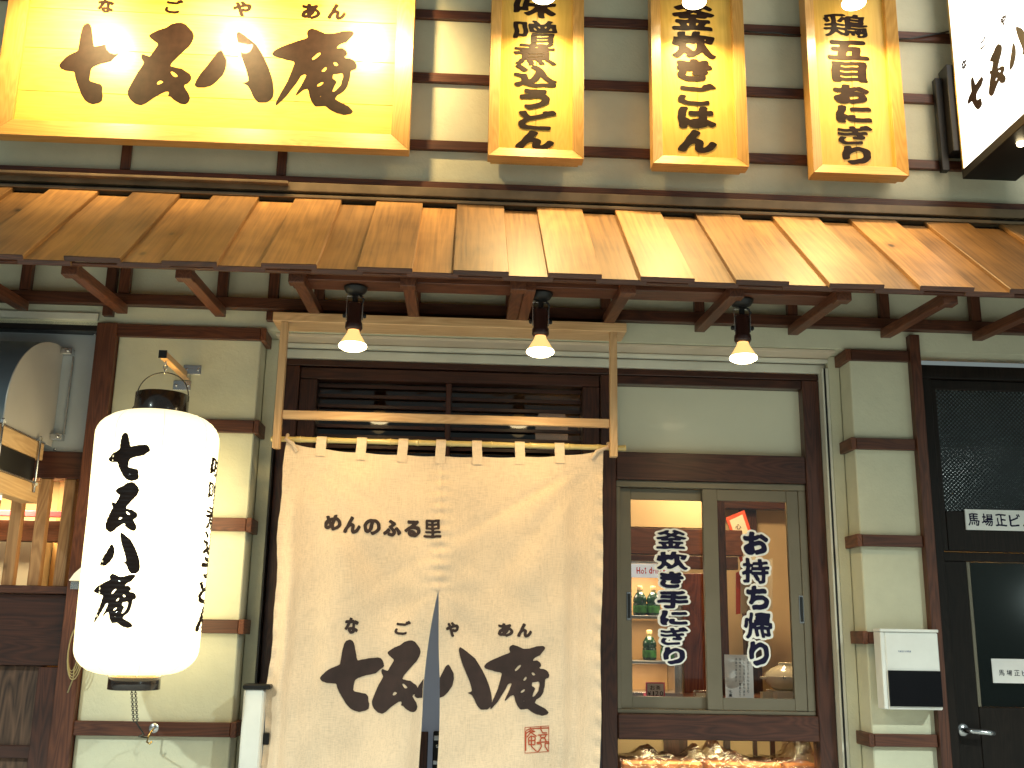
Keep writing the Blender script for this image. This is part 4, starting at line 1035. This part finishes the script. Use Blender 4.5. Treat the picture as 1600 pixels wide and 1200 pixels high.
# red seal: strokes as narrow ribbons on the cloth
seal = [[(345,285),(985,245),(985,940),(345,965),(345,285)], [(375,360),(490,320),(985,300)], [(490,290),(490,320)], [(370,380),(365,900)], [(380,440),(510,350),(620,395)], [(470,400),(600,400)], [(510,400),(400,540)], [(510,420),(660,525)], [(440,570),(450,740),(610,745),(620,540),(510,510),(440,570)], [(440,640),(620,630)], [(520,520),(520,790),(660,930)],
        [(690,310),(980,295)], [(775,260),(775,340),(820,430),(940,430)], [(690,490),(955,475)], [(750,500),(780,560),(880,555),(915,490)], [(750,665),(775,590),(830,560),(890,590),(915,660)], [(660,690),(990,665)], [(660,725),(780,720),(790,800),(740,890),(680,945)], [(1000,705),(890,715),(890,800),(970,925)]]
sv = []; sf = []
for si, st in enumerate(seal):
    wd = .45 if si == 0 else .85
    pts = []
    for a, b_ in zip(st, st[1:]):
        for k in range(8): pts.append((lerp(a[0], b_[0], k/8), lerp(a[1], b_[1], k/8)))
    pts.append(st[-1]); prev = None
    for i, p in enumerate(pts):
        a, b_ = pts[max(0, i-1)], pts[min(len(pts)-1, i+1)]; dx, dy = b_[0]-a[0], b_[1]-a[1]; l_ = math.hypot(dx, dy) or 1
        nx_, ny_ = -dy/l_*wd, dx/l_*wd; ids = []
        for s_ in (-1, 1):
            ppx = 800+p[0]/17.14+s_*nx_; ppy = 1120+p[1]/17.14+s_*ny_
            x_, z_ = U(ppx, ppy, KY); sv.append(cloth(u_of(ppx, ppy), z_, -.0022-.00006*si)); ids.append(len(sv)-1)
        if prev: sf.append((prev[0], prev[1], ids[1], ids[0]))
        prev = ids
me = bpy.data.meshes.new('seal_mark'); c = sv[0].copy(); me.from_pydata([v-c for v in sv], [], sf); me.materials.append(M['seal_red'])
o = bpy.data.objects.new('seal_mark', me); o.location = c; link(o, cur)

# ================================================================== LANTERN
LY = -.30
lx, lz0 = U(214, 1054, LY); lx1, lz1 = U(252, 648, LY); lx = (lx+lx1)/2-.004
LR = .5*(U(337, 860, LY)[0]-U(137, 860, LY)[0])*.95
lan = thing('paper_lantern', 'large glowing white paper lantern with brown characters hanging on the left pilaster', 'lantern', (lx, LY, lz1))
H = lz1-lz0; cz0 = (lz0+lz1)/2
def lan_r(t):  # t 0 bottom .. 1 top
    h = t*H; r0 = .088; sh = .085
    k = min(h, H-h)
    if k < sh: base = r0*1.05+(LR-r0*1.05)*math.sin(math.acos(1-k/sh)) if k > 0 else r0*1.05
    else: base = LR
    base *= (1-.045*(1-t))
    return base+.0022*abs(math.sin(h*math.pi/.0145))
prof = [(lan_r(i/360), -H/2+H*i/360) for i in range(361)]
pl_ = lathe('paper_shade', prof, 'lantern_paper', lan, (lx, LY, cz0), 72)
emit('paper_seam', (1, .84, .50), 1.15)
for k in range(8):
    a = math.pi*2*k/8+.35
    tube('shade_rib', [(lx+(lan_r(i/60)+.0006)*math.cos(a), LY+(lan_r(i/60)+.0006)*math.sin(a), lz0+H*i/60) for i in range(61)], .0026, 'paper_seam', lan, 5)
lathe('top_ring', [(.093, -.004), (.093, .072), (.089, .074), (.087, .070), (.087, 0)], 'lacquer', lan, (lx, LY, lz1), 48)
lathe('bottom_ring', [(0, -.001), (.084, 0), (.085, -.048), (.081, -.050), (.080, -.045), (0, -.044)], 'lacquer', lan, (lx, LY, lz0+.001), 48)
hp = []
for i in range(25):
    a = math.pi*i/24; hp.append((lx-.092*math.cos(a), LY, lz1+.05+.105*math.sin(a)**.8))
tube('wire_handle', hp, .0022, 'cable', lan, 6)
tube('power_cable', [(lx-.06, LY+.05, lz1+.07), (lx-.10, LY+.06, lz1+.062), (lx-.14, LY+.09, lz1+.02), (lx-.17, LY+.16, lz1-.04), (lx-.21, LY+.22, lz1-.2)], .004, 'cable', lan, 8)
def lan_map(xc, w_, z0, z1, ang0):
    # xc in radians from the camera-facing direction, w_ angular width
    def f(u, v):
        z = z0+(z1-z0)*v; t = (z-lz0)/H; r = lan_r(t)+.0032; a = ang0+xc+(u-.5)*w_
        return (lx+r*math.sin(a), LY-r*math.cos(a), z)
    return f
view = math.atan2(0-lx, 4.0+LY)  # towards the camera
def lan_char(ch, px0, py0, px1, py1, **kw):
    px0 += 8; px1 += 8
    my = (py0+py1)/2; zc_2 = U((px0+px1)/2, my, LY-LR)[1]
    k0 = U(px0, my, LY-LR*.9); k1 = U(px1, my, LY-LR*.9)
    zt2 = U((px0+px1)/2, py0, LY-LR)[1]; zb2 = U((px0+px1)/2, py1, LY-LR)[1]
    sc_2 = (4+LY)/(4+LY-LR*.9); a0 = math.asin(max(-.98, min(.98, (k0[0]*sc_2-lx)/LR))); a1 = math.asin(max(-.98, min(.98, (k1[0]*sc_2-lx)/LR)))
    write('character', ch, lan_map((a0+a1)/2, a1-a0, zb2, zt2, 0+view*.0), 'ink', lan, step=2, **kw)
lan_char('seven', 190, 677, 253, 752); lan_char('five', 188, 754, 237, 832); lan_char('eight', 178, 833, 240, 896); lan_char('hermitage', 164, 897, 232, 981)
zs_ = [U(330, p, LY-.06)[1] for p in (710, 748, 786, 828, 868, 906, 946, 992)]
for k, ch in enumerate('味噌煮込うどん'):
    write('character', ch, lan_map(R(96), R(40), zs_[k+1]+.006, zs_[k]-.002, 0), 'ink', lan, step=2)
pt = bpy.data.lights.new('lantern_light', 'POINT'); pt.energy = 5; pt.color = (1, .80, .42); pt.shadow_soft_size = .1
# hook, arm and chain
arm = thing('lantern_bracket', 'wooden arm with steel plates holding the paper lantern', 'bracket', (lx, -.02, U(290, 595, -.02)[1]))
ax, az = U(284, 588, -.02); fx, fz = U(258, 560, -.31)
ax = (ax+lx)/2 if abs(ax-lx) < .1 else lx
lxh = lx
box('arm', lxh-.013, lxh+.013, LY-.045, -.010, az-.012, az+.014, 'light_wood_y', arm)
box('arm_cap', lxh-.0145, lxh+.0145, LY-.049, LY-.0455, az-.0135, az+.0155, 'black_metal', arm)
for dz, dx_ in ((.014, .018), (-.050, -.016)):
    box('steel_plate', lxh-.034+dx_, lxh+.034+dx_, -.005, -.001, az+dz-.001, az+dz+.036, 'steel', arm, .001)
    for s_ in (-1, 1):
        lathe('screw', [(0, .003), (.004, .002), (.0055, 0)], 'steel', arm, (lxh+dx_+s_*.022, -.0052, az+dz+.018), 10).rotation_euler = (R(90), 0, 0)
box('steel_angle', lxh+.0135, lxh+.016, -.06, -.0055, az-.01, az+.012, 'steel', arm, .0005)
ch_ = thing('hanging_chain', 'short steel chain between the wooden arm and the lantern handle', 'chain', (lx, LY, az-.012))
def links(par, p, q, n, r=.007, th=.0018, mat='steel'):
    p, q = Vector(p), Vector(q); d = (q-p); 
    for k in range(n):
        c = p+d*((k+.5)/n); L_ = d.length/n*.68; t = d.normalized(); s_ = Vector((1, 0, 0)) if k % 2 else Vector((0, 1, 0))
        s_ = (s_-t*s_.dot(t)).normalized()
        tube('chain_link', [c+t*L_*math.cos(a)+s_*r*math.sin(a) for a in [2*math.pi*i/14 for i in range(14)]], th, mat, par, 6, True)
ztop = az-.013; zh = lz1+.155
links(ch_, (lx, LY, ztop), (lx, LY, zh-.002), max(3, int((ztop-zh)/.022)))
lo_ = thing('tether_chain', 'thin brown chain from the lantern bottom to the wall hook', 'chain', (lx, LY, lz0-.05))
zh1_, hkx = U(232, 1140, -.06)[1], U(232, 1140, -.06)[0]
n_ = 15
for s_ in (-.006, .006):
    links(lo_, (lx+s_, LY, lz0-.052), (lx+s_+.005, LY+.04, lz0-.155), n_, .0042, .0011, 'cable')
tube('chain_tail', [(lx+.006, LY+.04, lz0-.155), (lx+.02, LY+.10, lz0-.20), (hkx-.02, -.10, zh1_-.02), (hkx, -.06, zh1_-.028)], .0028, 'cable', lo_, 6)
hk = thing('wall_hook', 'small brass hook screwed to the lowest batten of the left pilaster', 'hook', (hkx, -.03, zh1_))
zb5 = U(300, 1140, -.02)[1]
lathe('hook_plate', [(0, .004), (.016, .003), (.018, 0)], 'steel', hk, (hkx+.008, -.0225, zb5+.004), 16).rotation_euler = (R(90), 0, 0)
tube('hook_arm', [(hkx+.010, -.026, zb5+.004), (hkx+.010, -.045, zb5), (hkx+.002, -.055, zb5-.02), (hkx-.002, -.06, zb5-.040), (hkx+.010, -.062, zb5-.046), (hkx+.016, -.06, zb5-.038)], .0035, 'brass', hk, 8)

# ================================================================== LEFT: HOOD AND CLAMP
hx_ = U(60, 610, -.23)[0]
zt_, zb_2 = U(98, 543, .04)[1], U(82, 690, .04)[1]
Yo = -.40
hd = thing('vent_hood', 'dark curved metal vent hood with pale side plate above the lattice window', 'vent hood', (hx_-.4, .04, zb_2))
hx_ = U(95, 610, .04)[0]-.01
ell = [(.045, zt_)]+[(.045-(.045-Yo)*math.sin(math.pi/2*i/20), zb_2+.05+(zt_-zb_2-.05)*math.cos(math.pi/2*i/20)) for i in range(1, 21)]+[(Yo, zb_2-.02), (.045, zb_2-.02)]
prism('side_plate', ell, 'x', hx_-.004, hx_, 'hood_side', hd)
el2 = ell[:-2]; inner = [(y_, z_-.004) for y_, z_ in el2]
bm = bmesh.new(); c = Vector((hx_-.8, 0, zb_2))
ra = [bm.verts.new(Vector((hx_-.0045, y_, z_))-c) for y_, z_ in ell[:-1]]; rb = [bm.verts.new(Vector((hx_-1.5, y_, z_))-c) for y_, z_ in ell[:-1]]
for i in range(len(ra)-1): bm.faces.new((ra[i], rb[i], rb[i+1], ra[i+1]))
o = bmobj('hood_shell', bm, 'hood_dark', hd, c, True)
sm = o.modifiers.new('thickness', 'SOLIDIFY'); sm.thickness = .003
for z_ in (zt_-.02, zb_2+.015):
    box('fixing_bracket', hx_+.001, hx_+.045, .010, .046, z_-.012, z_+.012, 'steel', hd)
    lathe('bolt', [(0, .008), (.006, .007), (.008, 0)], 'steel', hd, (hx_+.03, .0095, z_), 8).rotation_euler = (R(90), 0, 0)
box('fixing_strip', hx_+.040, hx_+.046, .036, .046, zb_2+.03, zt_-.035, 'steel', hd, .001)
# clamp of two timbers with threaded rods
cl = thing('timber_clamp', 'two pale timbers bolted together with threaded steel rods under the vent hood', 'clamp', (hx_-.02, -.2, zb_2-.1))
y0_, y1_ = -.56, -.04
xx = hx_-.025
za_ = zb_2-.025
box('timber', xx-.03, xx+.03, y0_, y1_, za_-.062, za_, 'light_wood_y', cl)
box('timber', xx-.03, xx+.03, y0_, y1_, za_-.225, za_-.155, 'light_wood_y', cl)
box('steel_rail', xx-.03, xx+.034, y0_, y1_, za_+.001, za_+.006, 'steel', cl, .001)
box('steel_rail', xx-.03, xx+.034, y0_, y1_, za_-.154, za_-.149, 'steel', cl, .001)
box('duct_block', xx-.028, xx+.024, y0_+.05, y1_-.05, za_-.148, za_-.063, 'black_metal', cl)
for y_ in (-.43, -.10):
    tube('threaded_rod', [(xx+.037, y_, za_+.02), (xx+.037, y_, za_-.19)], .0045, 'steel', cl, 8)
    for z_ in (za_+.010, za_-.160): lathe('nut', [(0, .006), (.010, .006), (.010, -.006), (0, -.006)], 'steel', cl, (xx+.037, y_, z_), 6, False)
lathe('nut', [(0, .006), (.011, .006), (.011, -.012), (0, -.012)], 'steel', cl, (xx, -.30, za_-.232), 6, False)
# cable coil and small bracket on the jamb
q = U(114, 1015, -.05); 
cc_ = thing('cable_coil', 'tied coil of old thin cable on the post left of the lantern', 'cable', (q[0], -.04, q[1]))
for k in range(4):
    pts = []
    for i in range(20):
        a = 2*math.pi*i/20; pts.append((q[0]+(.018+.003*k)*math.cos(a)+.004*k, -.042-.004*k, q[1]+(.075+.006*k)*math.sin(a)-.004*k))
    tube('cable_turn', pts, .0022, 'old_rope', cc_, 6, True)
tube('cable_end', [(q[0]+.01, -.045, q[1]-.06), (q[0]+.012, -.05, q[1]-.10), (q[0]-.002, -.05, q[1]-.15)], .0025, 'old_rope', cc_, 6)
tube('cable_end', [(q[0]+.005, -.045, q[1]+.07), (q[0]-.005, -.045, q[1]+.14), (q[0]+.02, -.045, q[1]+.2)], .0025, 'cable', cc_, 6)
r = rect(118, 884, 142, 908, -.06)
sb_ = thing('wall_bracket', 'small white angled bracket on the post behind the lantern', 'bracket', (r[0], -.04, r[2]))
prism('bracket_arm', [(r[0]-.01, r[2]), (r[1], r[2]), (r[1], r[3]+.02), (r[0]+.005, r[3]-.03)], 'y', -.09, -.035, 'white_plastic', sb_)
box('bracket_foot', r[0]-.008, r[0]+.03, -.08, -.035, r[2]-.03, r[2]-.002, 'steel', sb_)

# ================================================================== POST BY THE DOOR
xp0, xp1 = U(377, 1130, -.14)[0], U(409, 1130, -.14)[0]; zp = U(397, 1072, -.14)[1]
wp = thing('white_post', 'white square post with black cap standing left of the curtain', 'post', ((xp0+xp1)/2, -.10, 0))
box('post_body', xp0, xp1, -.14, -.06, .002, zp-.012, 'white_paint', wp, .006)
box('post_cap', xp0-.004, xp1+.022, -.146, -.045, zp-.011, zp+.006, 'black_metal', wp, .004)
box('post_clip', xp1+.001, xp1+.022, -.10, -.06, zp-.20, zp-.16, 'black_metal', wp)

# ================================================================== NOTICE BOX ON THE RIGHT PILASTER
nx0, nz1 = U(1372, 983, -.09); nx1, nz0 = U(1471, 1110, -.09)
nb = thing('letter_box', 'white letter box with a black flap and small printed label on the right pilaster', 'letter box', ((nx0+nx1)/2, -.05, nz0))
nx1 = U(1470, 1050, -.09)[0]; nx0 = U(1386, 1050, -.09)[0]
box('box_body', nx0, nx1, -.088, -.023, nz0, nz1-.010, 'white_plastic', nb, .004)
box('box_side', nx0-.016, nx0-.0005, -.086, -.023, nz0+.001, nz1-.010, 'white_plastic', nb, .002)
box('box_lid', nx0-.018, nx1+.002, -.092, -.023, nz1-.009, nz1+.002, 'white_plastic', nb, .002)
zf = U(1430, 1048, -.09)[1]
box('black_flap', nx0+.003, nx1-.003, -.096, -.0885, nz0+.012, zf, 'dark_acrylic', nb, .003)
zl = U(1425, 1018, -.09)[1]
lt = '馬場正ビル管理室'
for k, ch in enumerate(lt): write('character', ch, flat((nx0+.048+.0062*k, nx0+.053+.0062*k, zl-.003, zl+.003), -.0892), 'blue_print', nb, step=8, rxy=(1.6, 1.6))

# ================================================================== RIGHT DOOR
DX0 = 1.845
dr = thing('entrance_door', 'dark timber building door with patterned transom glass at the right edge', 'door', (2.4, .10, 0))
ztop = U(1550, 575, .08)[1]
box('door_frame', DX0, 3.3, .06, .14, ztop-.055, ztop, 'door_dark', dr)
box('door_frame', DX0, DX0+.075, .06, .14, 0, ztop-.056, 'door_dark', dr)
box('door_frame', DX0+.076, 3.3, .085, .14, ztop-.095, ztop-.057, 'door_dark', dr)
box('lintel_band', 1.845, 3.4, .02, .058, ztop+.002, 2.652, 'plaster', dr, 0) if False else None
zp1 = U(1550, 862, .09)[1]
tx0 = DX0+.105
box('transom_stile', DX0+.076, tx0, .085, .13, zp1, ztop-.096, 'door_dark', dr)
box('transom_glass', tx0+.001, 3.25, .10, .106, U(1550, 800, .1)[1], ztop-.096, 'pattern_glass', dr, 0)
box('transom_rail', tx0+.001, 3.25, .085, .13, zp1, U(1550, 800, .1)[1]-.001, 'door_dark', dr)
# name plate
r = rect(1509, 797, 1640, 829, .075)
npl = thing('name_plate', 'white name plate reading 馬場正ビル above the dark door', 'name plate', ((r[0]+r[1])/2, .08, r[2]))
box('plate', r[0], r[1], .076, .084, r[2], r[3], 'white_plastic', npl, .001)
w_ = (U(1533, 815, .075)[0]-U(1513, 815, .075)[0])
for k, ch in enumerate('馬場正ビル'):
    xx_ = U(1513+21.3*k, 815, .075)[0]; write('character', ch, flat((xx_, xx_+w_*.88, r[2]+.016, r[3]-.016), .0750), 'navy', npl, rxy=(2.0, 2.6), step=2)
# leaf
lx0 = DX0+.080
def dpx(px, py=1000, y=.1): return U(px, py, y)[0]
gx0 = dpx(1520); 
ztl = U(1550, 832, .1)[1]
zg1, zg0 = U(1560, 878, .1)[1], U(1560, 1105, .1)[1]
box('door_leaf', lx0, 3.2, .10, .135, zg1, zp1-.003, 'door_dark', dr)
box('door_leaf', lx0, gx0, .10, .135, .01, zg1-.001, 'door_dark', dr)
box('door_leaf', gx0+.001, 3.2, .10, .135, .01, zg0-.001, 'door_dark', dr)
box('glazing_bead', gx0+.001, gx0+.016, .104, .125, zg0, zg1-.002, 'bronze_metal', dr)
box('door_pane', gx0+.017, 3.15, .115, .12, zg0, zg1-.002, 'frosted_black', dr, 0)
hx2, hz2 = U(1508, 1141, .08)
tube('door_handle', [(hx2, .10, hz2), (hx2, .06, hz2), (hx2+.012, .045, hz2-.001), (hx2+.075, .043, hz2-.006), (hx2+.095, .047, hz2-.008)], .010, 'steel', dr, 12)
lathe('handle_rose', [(0, .006), (.022, .005), (.024, 0)], 'steel', dr, (hx2, .0995, hz2), 24).rotation_euler = (R(90), 0, 0)
r = rect(1551, 1030, 1660, 1068, .108)
pp = thing('paper_notice', 'pale paper notice stuck inside the glass of the dark door', 'notice', ((r[0]+r[1])/2, .112, r[2]))
box('notice_sheet', r[0], r[1], .110, .1135, r[2], r[3], 'paper', pp, 0)
for k, ch in enumerate('馬場正ビル'):
    xx_ = U(1561+12*k, 1053, .109)[0]; write('character', ch, flat((xx_, xx_+.022, r[2]+.028, r[2]+.050), .1092), 'pen', pp, rxy=(1.2, 1.2), step=4)

# ================================================================== STREET BEHIND THE CAMERA
sl = thing('street_lamp', 'street lamp across the road, seen as a reflection in the patterned door glass', 'street lamp', (9.3, -10, -.12))
lathe('lamp_pole', [(0, 0), (.09, 0), (.07, .1), (.05, 4.2), (0, 4.22)], 'steel', sl, (9.3, -10, -.12), 16)
box('lamp_head', 7.9, 9.3, -10.12, -9.88, 4.10, 4.18, 'steel', sl)
box('lamp_glass', 8.0, 8.9, -10.14, -9.86, 3.98, 4.095, 'street_glow', sl, .02)
sh = thing('shop_sign', 'lit shop sign across the road, reflected in the dark door pane', 'sign', (9.7, -12, 0))
box('sign_wall', 7, 13, -12.3, -12.05, -.12, 3.6, 'paving', sh, 0)
box('sign_panel', 9.0, 10.4, -12.04, -11.95, 2.0, 2.35, 'shop_glow', sh, 0)
for x_ in (-4.5, 4.5):  # added lamps, out of view; light bounced off the pavement fills under the canopy
    rl_ = thing('added_bounce_lamp', 'added unseen lamp lighting the %s part of the pavement for bounce light' % ('left' if x_ < 0 else 'right'), 'street lamp', (x_, -7.6, -.12))
    lathe('lamp_pole', [(0, 0), (.09, 0), (.07, .1), (.05, 5.6), (0, 5.62)], 'steel', rl_, (x_, -7.6, -.12), 16)
    box('lamp_head', x_-.12, x_+.12, -7.7, -5.6, 5.42, 5.50, 'steel', rl_)
    spot('added_bounce_light', (x_, -5.8, 5.38), (x_*.6, -4.4, 0), 5000, 92, .6, rl_, .12, (.84, .97, .90))
bpy.data.objects.remove(_tob)
